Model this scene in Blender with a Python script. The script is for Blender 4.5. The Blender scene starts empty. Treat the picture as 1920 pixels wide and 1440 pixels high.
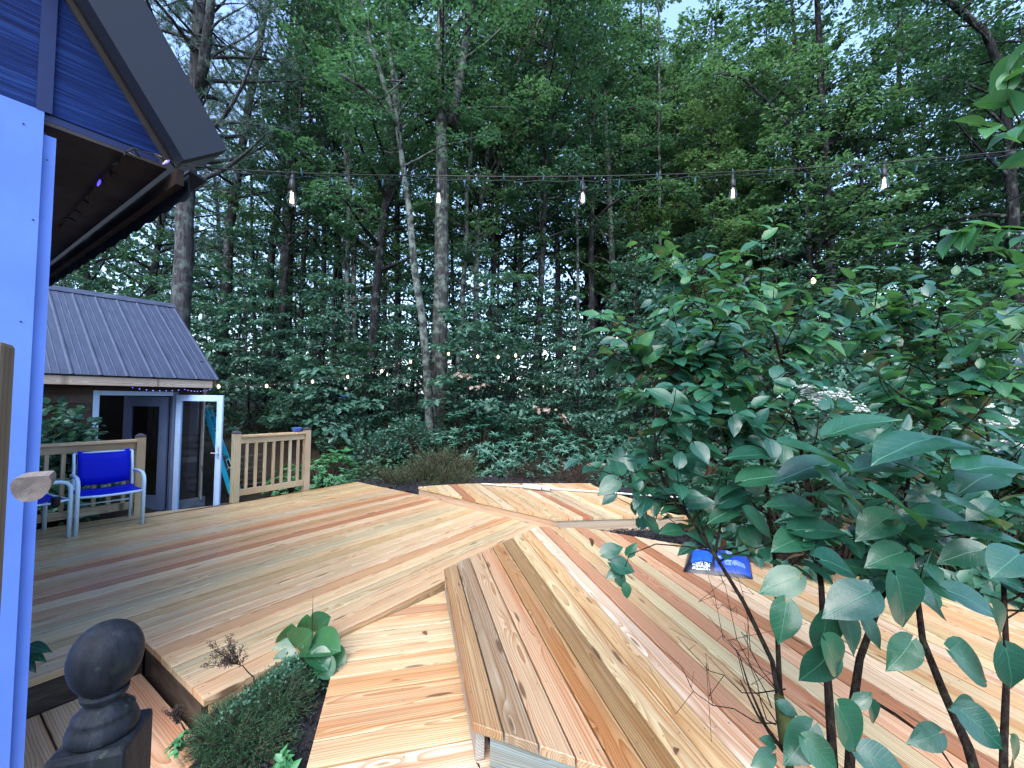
import bpy, math, random
import numpy as np
from mathutils import Vector, Matrix

random.seed(7)
rng = np.random.default_rng(7)
S = bpy.context.scene
C = S.collection
R = math.radians

# ------------------------------------------------------------------ camera, sky, sun, exposure
CAM_H, FPX = 1.5, 800.0
PITCH, ROLL = R(2.0), R(0.8)
_r0 = Vector((1, 0, 0)); FWD = Vector((0, math.cos(PITCH), math.sin(PITCH))); _u0 = Vector((0, -math.sin(PITCH), math.cos(PITCH)))
RIGHT = math.cos(ROLL) * _r0 + math.sin(ROLL) * _u0
UP = -math.sin(ROLL) * _r0 + math.cos(ROLL) * _u0
CAM = Vector((0, 0, CAM_H))
cd = bpy.data.cameras.new("camera"); cam = bpy.data.objects.new("camera", cd); C.objects.link(cam)
cd.sensor_width = 36.0; cd.lens = FPX / 1920 * 36.0; cd.clip_start = 0.05; cd.clip_end = 400
M3 = Matrix((RIGHT, UP, -FWD)).transposed()
cam.matrix_world = Matrix.Translation(CAM) @ M3.to_4x4()
S.camera = cam

w = bpy.data.worlds.new("World"); S.world = w; w.use_nodes = True
nt = w.node_tree
bg = nt.nodes["Background"]
sky = nt.nodes.new("ShaderNodeTexSky"); sky.sky_type = 'NISHITA'; sky.sun_disc = False
SUN_EL, SUN_AZ = R(48), R(196)
sky.sun_elevation = SUN_EL; sky.sun_rotation = SUN_AZ
sky.air_density = 1.0; sky.dust_density = 2.2; sky.ozone_density = 3.0
nt.links.new(sky.outputs[0], bg.inputs[0]); bg.inputs[1].default_value = 0.15
sl = bpy.data.lights.new("sun", 'SUN'); sl.energy = 1.0; sl.angle = R(70); sl.color = (1.0, 0.975, 0.95)
so = bpy.data.objects.new("sun", sl); C.objects.link(so)
sd = Vector((math.sin(SUN_AZ) * math.cos(SUN_EL), math.cos(SUN_AZ) * math.cos(SUN_EL), math.sin(SUN_EL)))
so.rotation_euler = sd.to_track_quat('Z', 'Y').to_euler(); so.location = (0, -5, 12)
S.view_settings.view_transform = 'Standard'; S.view_settings.look = 'None'
S.view_settings.exposure = 2.25; S.view_settings.gamma = 1.0; S.view_settings.use_curve_mapping = False
S.render.engine = 'CYCLES'
S.cycles.max_bounces = 6; S.cycles.diffuse_bounces = 4; S.cycles.glossy_bounces = 3
S.cycles.transmission_bounces = 4; S.cycles.transparent_max_bounces = 8
S.cycles.use_denoising = True

# ------------------------------------------------------------------ placing helpers (photo sight lines -> real places)
def ray(u, v): return RIGHT * ((u - 960) / FPX) - UP * ((v - 720) / FPX) + FWD
def on_z(u, v, z):
    d = ray(u, v); return CAM + d * ((z - CAM_H) / d.z)
def at(u, v, dist): return CAM + ray(u, v) * dist
def on_plane(u, v, p, n):
    d = ray(u, v); return CAM + d * ((p - CAM).dot(n) / d.dot(n))
def az(deg): return Vector((math.sin(R(deg)), math.cos(R(deg)), 0))
Z = Vector((0, 0, 1))

# ------------------------------------------------------------------ objects
def tag(o, label=None, cat=None, group=None, kind=None):
    if label: o['label'] = label
    if cat: o['category'] = cat
    if group: o['group'] = group
    if kind: o['kind'] = kind
    return o
def thing(name, loc, label, cat, group=None):
    o = bpy.data.objects.new(name, None); C.objects.link(o); o.location = loc; o.empty_display_size = .1
    return tag(o, label, cat, group)
def attach(o, parent):
    o.parent = parent
    chain = Matrix.Identity(4); p = parent
    m = parent['_w'] if False else None
    o.matrix_parent_inverse = world_of(parent).inverted()
def world_of(o):
    mb = o.matrix_basis
    if o.parent is None: return mb.copy()
    return world_of(o.parent) @ o.matrix_parent_inverse @ mb
def link(name, mesh, mat=None, parent=None, basis=None):
    o = bpy.data.objects.new(name, mesh); C.objects.link(o)
    if mat is not None and not mesh.materials: mesh.materials.append(mat)
    if basis is not None: o.matrix_basis = basis
    if parent is not None: attach(o, parent)
    return o
def copy_tree(o, parent=None):
    c = o.copy(); C.objects.link(c)
    if parent is not None: c.parent = parent
    for ch in list(o.children): copy_tree(ch, c)
    return c

class MB:
    def __init__(s): s.v = []; s.f = []
    def add(s, vs, fs):
        b = len(s.v); s.v += [tuple(p) for p in vs]; s.f += [tuple(b + i for i in f) for f in fs]; return s
    def box(s, c, x, y, z):
        """box: centre and three half-vectors"""
        c, x, y, z = Vector(c), Vector(x), Vector(y), Vector(z)
        vs = [c + a * x + b * y + d * z for d in (-1, 1) for b in (-1, 1) for a in (-1, 1)]
        return s.add(vs, [(0, 2, 3, 1), (4, 5, 7, 6), (0, 1, 5, 4), (2, 6, 7, 3), (0, 4, 6, 2), (1, 3, 7, 5)])
    def beam(s, a, b, up, w, h):
        """box from a to b, w across, h along up"""
        a, b = Vector(a), Vector(b); d = (b - a); L = d.length; d.normalize()
        sde = d.cross(Vector(up)).normalized(); u2 = sde.cross(d).normalized()
        return s.box((a + b) / 2, d * L / 2, sde * w / 2, u2 * h / 2)
    def tube(s, pts, rad, n=6, cap=True):
        pts = [Vector(p) for p in pts]
        if not hasattr(rad, '__len__'): rad = [rad] * len(pts)
        rings = []; prev = None
        for i, p in enumerate(pts):
            d = (pts[min(i + 1, len(pts) - 1)] - pts[max(i - 1, 0)])
            if d.length < 1e-9: d = Vector((0, 0, 1))
            d.normalize()
            ref = prev if prev is not None else (Vector((1, 0, 0)) if abs(d.x) < .8 else Vector((0, 1, 0)))
            a = (ref - d * ref.dot(d))
            if a.length < 1e-6: a = d.orthogonal()
            a.normalize(); prev = a; b = d.cross(a)
            rings.append([p + (a * math.cos(2 * math.pi * k / n) + b * math.sin(2 * math.pi * k / n)) * rad[i] for k in range(n)])
        vs = [q for r_ in rings for q in r_]; fs = []
        for i in range(len(pts) - 1):
            for k in range(n):
                fs.append((i * n + k, i * n + (k + 1) % n, (i + 1) * n + (k + 1) % n, (i + 1) * n + k))
        if cap: fs += [tuple(range(n - 1, -1, -1)), tuple((len(pts) - 1) * n + k for k in range(n))]
        return s.add(vs, fs)
    def lathe(s, prof, c, n=24, ax=Z, ref=None):
        ax = Vector(ax).normalized(); a = ref or ax.orthogonal().normalized(); b = ax.cross(a); c = Vector(c)
        vs = [c + ax * h + (a * math.cos(2 * math.pi * k / n) + b * math.sin(2 * math.pi * k / n)) * r for r, h in prof for k in range(n)]
        fs = []
        for i in range(len(prof) - 1):
            for k in range(n):
                fs.append((i * n + k, i * n + (k + 1) % n, (i + 1) * n + (k + 1) % n, (i + 1) * n + k))
        fs += [tuple(range(n - 1, -1, -1)), tuple((len(prof) - 1) * n + k for k in range(n))]
        return s.add(vs, fs)
    def mesh(s, name, smooth=False):
        m = bpy.data.meshes.new(name); m.from_pydata(s.v, [], s.f); m.update()
        if smooth: m.shade_smooth()
        return m
    def build(s, name, mat, parent=None, smooth=False, bevel=0):
        o = link(name, s.mesh(name, smooth), mat, parent)
        if bevel:
            b = o.modifiers.new("bevel", 'BEVEL'); b.width = bevel; b.segments = 2; b.limit_method = 'ANGLE'
        return o

def np_mesh(name, V, F, uv=None):
    """mesh from numpy arrays; F is an (n, k) index array"""
    m = bpy.data.meshes.new(name); n, k = F.shape
    m.vertices.add(len(V)); m.vertices.foreach_set("co", np.asarray(V, np.float32).ravel())
    m.loops.add(n * k); m.loops.foreach_set("vertex_index", F.astype(np.int32).ravel())
    m.polygons.add(n); m.polygons.foreach_set("loop_start", np.arange(0, n * k, k, dtype=np.int32))
    m.polygons.foreach_set("loop_total", np.full(n, k, np.int32))
    if uv is not None:
        l = m.uv_layers.new(name="UVMap"); l.data.foreach_set("uv", np.asarray(uv, np.float32)[F.ravel()].ravel())
    m.update(calc_edges=True); m.validate(); return m

# ------------------------------------------------------------------ materials
class NT:
    def __init__(s, name):
        s.m = bpy.data.materials.new(name); s.m.use_nodes = True; s.t = s.m.node_tree
        s.b = s.t.nodes["Principled BSDF"]; s.out = s.t.nodes["Material Output"]
    def n(s, typ, ins=None, **props):
        nd = s.t.nodes.new("ShaderNode" + typ)
        for k, v in props.items(): setattr(nd, k, v)
        for k, v in (ins or {}).items(): s.put(nd.inputs[k], v)
        return nd
    def put(s, sock, v):
        if isinstance(v, bpy.types.NodeSocket): s.t.links.new(v, sock)
        else:
            if hasattr(sock.default_value, '__len__') and not hasattr(v, '__len__'): v = [v] * len(sock.default_value)
            if hasattr(sock.default_value, '__len__') and len(sock.default_value) == 4 and len(v) == 3: v = (*v, 1)
            sock.default_value = v
    def m2(s, op, a, b=0.0, c=None):
        nd = s.n('Math', {0: a, 1: b}, operation=op)
        if c is not None: s.put(nd.inputs[2], c)
        return nd.outputs[0]
    def mix(s, f, a, b, mode='MIX'):
        nd = s.n('Mix', None, data_type='RGBA', blend_type=mode)
        s.put(nd.inputs[0], f); s.put(nd.inputs[6], a); s.put(nd.inputs[7], b); return nd.outputs[2]
    def noise(s, vec, scale, detail=3, rough=.55, out=0, dist=0.0):
        return s.n('TexNoise', {'Vector': vec, 'Scale': scale, 'Detail': detail, 'Roughness': rough, 'Distortion': dist}).outputs[out]
    def ramp(s, f, stops):
        nd = s.n('ValToRGB', {0: f}); e = nd.color_ramp.elements
        while len(e) < len(stops): e.new(.5)
        for i, (p, c) in enumerate(stops):
            e[i].position = p; e[i].color = (*c, 1) if hasattr(c, '__len__') else (c, c, c, 1)
        return nd.outputs[0]
    def rng(s, f, a, b, c, d):
        return s.n('MapRange', {0: f, 1: a, 2: b, 3: c, 4: d}).outputs[0]
    def vec(s, x, y, z): return s.n('CombineXYZ', {0: x, 1: y, 2: z}).outputs[0]
    def bump(s, h, strength=.3, dist=.01):
        nd = s.n('Bump', {'Height': h, 'Strength': strength, 'Distance': dist}); s.put(s.b.inputs['Normal'], nd.outputs[0]); return nd
    def set(s, **k):
        names = dict(col='Base Color', rough='Roughness', metal='Metallic', spec='Specular IOR Level', coat='Coat Weight', coat_r='Coat Roughness',
                     emit='Emission Color', estr='Emission Strength', trans='Transmission Weight', ior='IOR')
        for a, v in k.items(): s.put(s.b.inputs[names[a]], v)
        return s

def wood_material(name, use_color=True, base=(.5, .4, .28), rough=.42, contrast=1.0, ring=.010, knots=True, heart=True, stain=.25):
    t = NT(name)
    tc = t.n('TexCoord').outputs['Object']; oi = t.n('ObjectInfo')
    rnd = oi.outputs['Random']
    xyz = t.n('SeparateXYZ', {0: tc}).outputs
    x, y, z = xyz[0], xyz[1], xyz[2]
    fr = lambda k, o=0.0: t.m2('FRACT', t.m2('MULTIPLY_ADD', rnd, k, o))
    r1, r2, r3 = fr(7.137), fr(13.73, .3), fr(29.7, .6)
    off = t.m2('MULTIPLY', rnd, 57.0)
    nx = t.noise(t.vec(t.m2('ADD', t.m2('MULTIPLY', x, .8), off), r2, r3), 1.0, 2)
    nx2 = t.noise(t.vec(t.m2('ADD', t.m2('MULTIPLY', x, 2.2), off), t.m2('MULTIPLY', y, 5.0), r1), 1.0, 3)
    yy = t.m2('SUBTRACT', y, t.m2('MULTIPLY', t.m2('SUBTRACT', r1, .5), .17))
    zz = t.m2('ADD', z, t.m2('ADD', t.m2('MULTIPLY_ADD', r2, .07, .012), t.m2('MULTIPLY', t.m2('SUBTRACT', nx, .5), .085)))
    r = t.m2('SQRT', t.m2('ADD', t.m2('MULTIPLY', yy, yy), t.m2('MULTIPLY', zz, zz)))
    r = t.m2('ADD', r, t.m2('MULTIPLY', t.m2('SUBTRACT', nx2, .5), .016))
    kv = t.vec(t.m2('ADD', t.m2('MULTIPLY', x, 1.15), off), t.m2('MULTIPLY_ADD', y, 7.0, t.m2('MULTIPLY', r3, 9.0)), r1)
    vo = t.n('TexVoronoi', {'Vector': kv, 'Scale': 1.0}, voronoi_dimensions='2D')
    kd = t.m2('MULTIPLY', vo.outputs['Distance'], 1.0)
    if knots:
        near = t.rng(kd, 0.0, .34, 1.0, 0.0)
        r = t.m2('ADD', r, t.m2('MULTIPLY', t.m2('MULTIPLY', near, near), .026))
    saw = t.m2('FRACT', t.m2('DIVIDE', r, ring))
    g = t.m2('POWER', saw, 1.5)
    fine = t.noise(t.vec(t.m2('MULTIPLY', x, 2.5), t.m2('MULTIPLY', y, 150.0), off), 1.0, 3)
    col = oi.outputs['Color'] if use_color else t.n('RGB').outputs[0]
    if not use_color: col.default_value = (*base, 1)
    dark = t.mix(1.0, col, (.55, .35, .19), 'MULTIPLY')
    c = t.mix(t.m2('MULTIPLY', g, .85 * contrast), col, dark)
    if heart:
        hv = t.noise(t.vec(t.m2('ADD', t.m2('MULTIPLY', x, .22), off), t.m2('MULTIPLY', y, 9.0), r2), 1.0, 2)
        hf = t.rng(hv, .56, .66, 0.0, .62)
        c = t.mix(hf, c, t.mix(1.0, c, (.90, .58, .40), 'MULTIPLY'))
    c = t.mix(1.0, c, t.ramp(fine, [(.2, .80), (.75, 1.08)]), 'MULTIPLY')
    sk = t.noise(t.vec(t.m2('ADD', t.m2('MULTIPLY', x, .35), off), t.m2('MULTIPLY', y, 38.0), r1), 1.0, 3, .6)
    c = t.mix(t.rng(sk, .46, .66, 0.0, .55), c, t.mix(1.0, c, (.76, .55, .37), 'MULTIPLY'))
    dirt = t.noise(t.vec(t.m2('ADD', t.m2('MULTIPLY', x, 1.4), off), t.m2('MULTIPLY', y, 7.0), r3), 1.0, 5, .65)
    c = t.mix(t.rng(dirt, .5, .72, 0.0, stain), c, (.20, .18, .14))
    if knots:
        size = t.m2('MULTIPLY', t.n('SeparateColor', {0: vo.outputs['Color']}).outputs[0], .085)
        kf = t.rng(t.m2('SUBTRACT', kd, size), -.02, .014, 1.0, 0.0)
        c = t.mix(t.m2('MULTIPLY', kf, .8), c, (.075, .04, .022))
    wet = t.noise(tc, 2.2, 4)
    t.set(col=c, rough=t.rng(wet, .35, .65, rough - .16, rough + .08), spec=.32)
    t.bump(t.m2('ADD', t.m2('MULTIPLY', g, -.5), fine), .22, .0025)
    return t.m

def paint(name, col, rough=.45, var=.12, bump=.05, scale=9, spec=.3, metal=0.0):
    t = NT(name); tc = t.n('TexCoord').outputs['Object']
    n = t.noise(tc, scale, 5)
    dk = tuple(c * (1 - var) for c in col); lt = tuple(min(1, c * (1 + var)) for c in col)
    t.set(col=t.ramp(n, [(.3, dk), (.7, lt)]), rough=t.rng(t.noise(tc, 3, 3), .3, .7, rough * .8, rough * 1.2), spec=spec, metal=metal)
    if bump: t.bump(t.noise(tc, scale * 12, 3), bump, .004)
    return t.m

def leaf_material(name, col, col2, rough=.42, trans=.28, tcol=(.13, .26, .03), veins=False, spec=.5, edge=None, coat=0.0):
    t = NT(name); geo = t.n('NewGeometry'); ri = geo.outputs['Random Per Island']
    oi = t.n('ObjectInfo').outputs['Random']
    k = t.m2('FRACT', t.m2('ADD', ri, oi)) if veins else ri
    base = t.mix(k, col, col2)
    if veins:
        uv = t.n('TexCoord').outputs['UV']; s = t.n('SeparateXYZ', {0: uv}).outputs
        ay = t.m2('ABSOLUTE', s[1])
        ph = t.m2('MULTIPLY', t.m2('SUBTRACT', s[0], t.m2('MULTIPLY', ay, .8)), 24.0)
        v = t.m2('POWER', t.m2('ABSOLUTE', t.m2('COSINE', ph)), 40.0)
        mid = t.rng(ay, .004, .016, 1.0, 0.0)
        vv = t.m2('MAXIMUM', t.m2('MULTIPLY', v, .22), mid)
        base = t.mix(t.m2('MULTIPLY', vv, .42), base, tuple(min(1, c * 2.4 + .03) for c in col2))
        if edge: base = t.mix(t.rng(t.noise(uv, 5, 3), .55, .7, 0, .5), base, edge)
        puck = t.noise(t.n('TexCoord').outputs['Object'], 38, 2)
        t.bump(t.m2('ADD', t.m2('MULTIPLY', vv, -.6), t.m2('MULTIPLY', puck, .5)), .45, .004)
    t.set(col=base, rough=rough, spec=spec)
    if coat: t.set(coat=coat, coat_r=.16)
    tr = t.n('BsdfTranslucent', {'Color': t.mix(k, tcol, tuple(c * .55 for c in tcol))})
    mx = t.n('MixShader', {0: trans, 1: t.b.outputs[0], 2: tr.outputs[0]})
    t.t.links.new(mx.outputs[0], t.out.inputs[0])
    return t.m

def bark_material(name, col, col2, lichen=None, amount=.3, scale=1.0):
    t = NT(name); tc = t.n('TexCoord').outputs['Object']
    st = t.n('Mapping', {'Vector': tc, 'Scale': (9 * scale, 9 * scale, 1.6 * scale)}).outputs[0]
    n = t.noise(st, 2.2, 6, .65); c = t.ramp(n, [(.32, tuple(k * .35 for k in col)), (.5, col), (.7, col2)])
    if lichen:
        ln = t.noise(tc, 5.5 * scale, 5, .6)
        c = t.mix(t.rng(ln, .57 - amount * .35, .72 - amount * .35, 0, .85), c, lichen)
    t.set(col=c, rough=.9, spec=.04); t.bump(n, .9, .03); return t.m

M = {}
M['wood'] = wood_material("deck_wood")
M['frame_wood'] = wood_material("treated_timber", stain=.45, rough=.6)
M['old_wood'] = wood_material("weathered_timber", False, (.20, .165, .12), .7, 1.0, .012, True, False, .5)
M['shed_wood'] = wood_material("shed_clapboard", False, (.040, .024, .020), .65, .9, .012, True, False, .3)
M['dark_fascia'] = wood_material("dark_brown_fascia", False, (.035, .025, .018), .6, .6, .012, False, False, .4)  # near-black brown wood of the fascia boards around the deck notch
M['white_paint'] = paint("pale_blue_paint", (.085, .175, .54), .5, .09, .12, 4)
M['frame_paint'] = paint("pale_frame_paint", (.36, .52, .78), .4, .05, .03, 6)
M['blue_door'] = paint("grey_blue_door_paint", (.10, .135, .23), .4, .06, .02, 6)
M['chair_frame'] = paint("chair_powder_coat", (.50, .68, .82), .35, .03, .02, 9)
M['sling'] = None
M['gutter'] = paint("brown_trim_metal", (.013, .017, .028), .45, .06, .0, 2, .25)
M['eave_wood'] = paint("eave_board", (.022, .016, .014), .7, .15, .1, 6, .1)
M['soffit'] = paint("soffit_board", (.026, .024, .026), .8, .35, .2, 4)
M['black_plastic'] = paint("black_plastic", (.012, .012, .014), .4, .1, 0)
M['cap_metal'] = paint("dark_cap", (.045, .042, .055), .45, .2, .05)
M['teal'] = paint("teal_fibreglass", (.01, .27, .40), .4, .08, .02)
M['alu'] = paint("aluminium", (.6, .64, .68), .35, .05, .02, 9, .5, .85)
M['pale_rod'] = paint("white_rod", (.66, .70, .70), .4, .05, .02)
M['pale_foam'] = paint("pale_foam_sleeve", (.62, .63, .62), .65, .12, .1, 30)
M['finial'] = None
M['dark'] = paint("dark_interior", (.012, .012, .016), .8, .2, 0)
M['stone'] = paint("grey_stone", (.17, .18, .20), .75, .3, .5, 5)
M['flag'] = paint("bluestone_flag", (.13, .14, .18), .5, .2, .2, 5)
M['tarp'] = paint("blue_tarp", (.05, .10, .36), .4, .2, .2, 3)
M['bowl'] = paint("blue_glaze", (.03, .10, .45), .2, .15, 0, 8, .6)
M['brown_leaf'] = leaf_material("brown_leaf", (.16, .07, .03), (.09, .045, .025), .7, .15, (.2, .08, .02))
M['twig'] = bark_material("twig_bark", (.045, .032, .026), (.08, .06, .05))
M['lilac_bark'] = bark_material("lilac_bark", (.018, .014, .012), (.036, .030, .026), (.04, .05, .025), .05, 3)
M['moss'] = paint("moss", (.035, .045, .012), .95, .4, .6, 60)
M['bark_pine'] = bark_material("pine_bark", (.036, .037, .042), (.075, .078, .09), (.085, .11, .11), .22)
M['bark_dark'] = bark_material("dark_bark", (.016, .017, .019), (.036, .036, .04), (.08, .10, .095), .12)
M['bark_maple'] = bark_material("maple_bark", (.035, .037, .038), (.06, .064, .064), (.12, .155, .135), .28)
M['bark_lichen'] = bark_material("lichen_bark", (.026, .03, .03), (.06, .068, .068), (.13, .16, .15), .40)
M['leaf_maple'] = leaf_material("maple_leaf", (.032, .102, .068), (.062, .156, .100), .45, .42, (.09, .24, .085))
M['leaf_light'] = leaf_material("light_leaf", (.044, .122, .062), (.080, .185, .090), .45, .45, (.13, .29, .10))
M['leaf_deep'] = leaf_material("deep_leaf", (.028, .090, .070), (.056, .140, .105), .42, .28, (.05, .14, .04))
M['leaf_under'] = leaf_material("understory_leaf", (.034, .108, .082), (.076, .180, .132), .40, .32, (.07, .19, .09))
M['needle'] = leaf_material("pine_needle", (.022, .068, .056), (.042, .10, .08), .5, .2, (.04, .10, .05))
M['lilac_leaf'] = leaf_material("lilac_leaf", (.006, .048, .038), (.016, .085, .046), .36, .22, (.06, .22, .03), True, .5, None, .4)
M['lilac_young'] = leaf_material("young_lilac_leaf", (.018, .095, .048), (.046, .150, .058), .36, .30, (.11, .33, .07), True, .3, None, .25)
M['hosta'] = leaf_material("hosta_leaf", (.014, .080, .040), (.040, .135, .040), .36, .2, (.08, .22, .03), True, .5, (.07, .17, .03), .4)
M['azalea'] = leaf_material("azalea_leaf", (.045, .19, .085), (.085, .28, .11), .4, .25, (.12, .3, .07))
M['rhodo'] = leaf_material("rhododendron_leaf", (.020, .088, .060), (.050, .150, .105), .34, .15, (.06, .16, .05))
M['heath'] = leaf_material("heath_sprig", (.040, .058, .026), (.070, .085, .035), .7, .2, (.08, .10, .03))
M['heath_brown'] = leaf_material("brown_heath", (.045, .030, .022), (.030, .022, .017), .8, .15, (.1, .05, .02))
M['juniper'] = leaf_material("juniper_sprig", (.018, .065, .030), (.036, .095, .036), .6, .2, (.05, .12, .03))
M['creeper'] = leaf_material("creeper_leaf", (.035, .115, .075), (.070, .175, .105), .45, .2, (.08, .2, .06))
M['hydrangea'] = leaf_material("hydrangea_leaf", (.022, .085, .060), (.045, .135, .085), .38, .25, (.08, .2, .05))
M['flower'] = leaf_material("white_floret", (.62, .68, .66), (.48, .56, .54), .6, .3, (.6, .7, .6))
M['pink_leaf'] = leaf_material("faded_pink_leaf", (.38, .30, .27), (.28, .22, .18), .6, .3, (.4, .3, .2))
M['grass'] = leaf_material("grass_blade", (.04, .10, .035), (.075, .15, .05), .5, .3, (.1, .2, .04))
M['floor_leaf'] = leaf_material("forest_floor_leaf", (.022, .070, .038), (.050, .115, .058), .5, .2, (.05, .12, .04))

t = NT("blue_sling_fabric"); tc = t.n('TexCoord').outputs['Object']
wv = t.n('TexWave', {'Vector': tc, 'Scale': 160.0}, bands_direction='Z').outputs[1]
t.set(col=t.mix(t.m2('MULTIPLY', t.noise(tc, 9, 3), .6), (.002, .008, .50), (.003, .018, .36)), rough=.55, spec=.1); t.bump(wv, .15, .001); M['sling'] = t.m

t = NT("mossy_dark_post"); tc = t.n('TexCoord').outputs['Object']
n1 = t.noise(t.n('Mapping', {'Vector': tc, 'Scale': (14, 14, 3)}).outputs[0], 3, 6, .65); n2 = t.noise(tc, 30, 5, .7)
c = t.ramp(n1, [(.3, (.006, .008, .011)), (.55, (.015, .019, .026)), (.75, (.032, .040, .048))])
c = t.mix(t.rng(n2, .56, .68, 0, .55), c, (.022, .032, .020)); c = t.mix(t.rng(t.noise(tc, 55, 3), .66, .72, 0, .6), c, (.05, .07, .055))
t.set(col=c, rough=.55, spec=.16); t.bump(t.m2('ADD', n1, t.m2('MULTIPLY', n2, .5)), .6, .006); M['finial'] = t.m

t = NT("blue_stained_siding"); tc = t.n('TexCoord').outputs['Object']
st = t.n('Mapping', {'Vector': tc, 'Scale': (2.2, 2.2, 95)}).outputs[0]
n1 = t.noise(st, 1.0, 5, .6)
t.set(col=t.ramp(n1, [(.3, (.001, .006, .038)), (.52, (.003, .016, .09)), (.72, (.014, .048, .18))]), rough=.7, spec=.12); t.bump(n1, .9, .006); M['siding'] = t.m
M['blue_trim'] = paint("dark_blue_trim", (.004, .013, .07), .5, .1, .05)

t = NT("weathered_roof_metal"); tc = t.n('TexCoord').outputs['Object']
n1 = t.noise(t.n('Mapping', {'Vector': tc, 'Scale': (5, 1.2, 1)}).outputs[0], 1.6, 6, .65); n2 = t.noise(tc, 2.3, 5, .7)
c = t.ramp(n1, [(.3, (.020, .031, .062)), (.6, (.033, .048, .090)), (.8, (.062, .082, .14))])
c = t.mix(t.rng(n2, .64, .74, 0, .6), c, (.16, .085, .055))
t.set(col=c, rough=t.rng(n1, .3, .7, .42, .6), metal=0.0, spec=.35); t.bump(t.noise(tc, 14, 4), .12, .01); M['roof'] = t.m

t = NT("glass"); g = t.n('BsdfGlossy', {'Color': (.9, .95, 1, 1), 'Roughness': .02}); tr = t.n('BsdfTransparent', {'Color': (.86, .90, .93, 1)})
lw = t.n('LayerWeight', {'Blend': .5}); fz = t.m2('MULTIPLY_ADD', t.m2('POWER', lw.outputs[1], 4.0), .6, .05); mx = t.n('MixShader', {0: fz, 1: tr.outputs[0], 2: g.outputs[0]})
t.t.links.new(mx.outputs[0], t.out.inputs[0]); M['glass'] = t.m
def glow(name, col, s):
    t = NT(name); t.set(col=(.8, .7, .5), emit=col, estr=s, rough=.3); return t.m
M['filament'] = glow("lit_filament", (1.0, .62, .25), 2.2)
M['warm_bulb'] = glow("lit_warm_bulb", (1.0, .70, .36), 1.5)
M['led_white'] = glow("cool_led", (.65, .7, 1.0), .35)
M['led_blue'] = glow("blue_led", (.06, .04, 1.0), .4)

t = NT("forest_soil"); tc = t.n('TexCoord').outputs['Object']
n1 = t.noise(tc, 1.3, 7, .7); n2 = t.noise(tc, 26, 5, .7)
c = t.ramp(n1, [(.3, (.016, .014, .012)), (.5, (.035, .027, .020)), (.7, (.028, .042, .022))])
c = t.mix(t.rng(n2, .5, .75, 0, .6), c, (.075, .055, .04)); t.set(col=c, rough=.9, spec=.2); t.bump(n2, 1.0, .04); M['soil'] = t.m
t = NT("black_mulch"); tc = t.n('TexCoord').outputs['Object']; n2 = t.noise(tc, 45, 6, .7)
t.set(col=t.ramp(n2, [(.35, (.006, .006, .009)), (.7, (.028, .028, .036))]), rough=.75, spec=.35); t.bump(n2, 1.0, .03); M['mulch'] = t.m
M['chip'] = paint("mulch_chip", (.022, .021, .026), .7, .6, .3, 40)

# ------------------------------------------------------------------ ground
def sm(a, b, x):
    t_ = np.clip((x - a) / (b - a), 0, 1); return t_ * t_ * (3 - 2 * t_)
def ground_z(x, y):
    x = np.asarray(x, float); y = np.asarray(y, float); d = np.hypot(x, y)
    z = -.20 + .095 * np.clip(d - 7.6, 0, 9) * (1 - .0) + .02 * np.clip(d - 16.6, 0, 60)
    shed = sm(2.6, .8, np.hypot((x + 5.0), (y - 7.6) * .8))
    z = z * (1 - shed) + (-.52) * shed
    z = z + .03 * np.sin(x * 1.7 + y * .9) * np.sin(y * 1.3 - x * .6) * sm(6, 9, d)
    # held well below the decks, the landing and the near bed
    near = sm(7.2, 5.6, np.hypot(x * .8, y - 2.0))
    return z * (1 - near) + (-.30) * near
def gz(x, y): return float(ground_z(x, y))
n = 150
ax = np.concatenate([np.linspace(-90, -14, 26)[:-1], np.linspace(-14, 14, 98), np.linspace(14, 90, 26)[1:]])
ay = np.concatenate([np.linspace(-60, -3, 12)[:-1], np.linspace(-3, 24, 96), np.linspace(24, 110, 26)[1:]])
X, Y = np.meshgrid(ax, ay); Vg = np.stack([X, Y, ground_z(X, Y)], -1).reshape(-1, 3)
nx_, ny_ = len(ax), len(ay); ii = (np.arange(ny_ - 1)[:, None] * nx_ + np.arange(nx_ - 1)[None]).ravel()
gm = np_mesh("ground", Vg, np.stack([ii, ii + 1, ii + nx_ + 1, ii + nx_], 1)); gm.shade_smooth()
tag(link("ground", gm, M['soil']), kind='structure')

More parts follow.
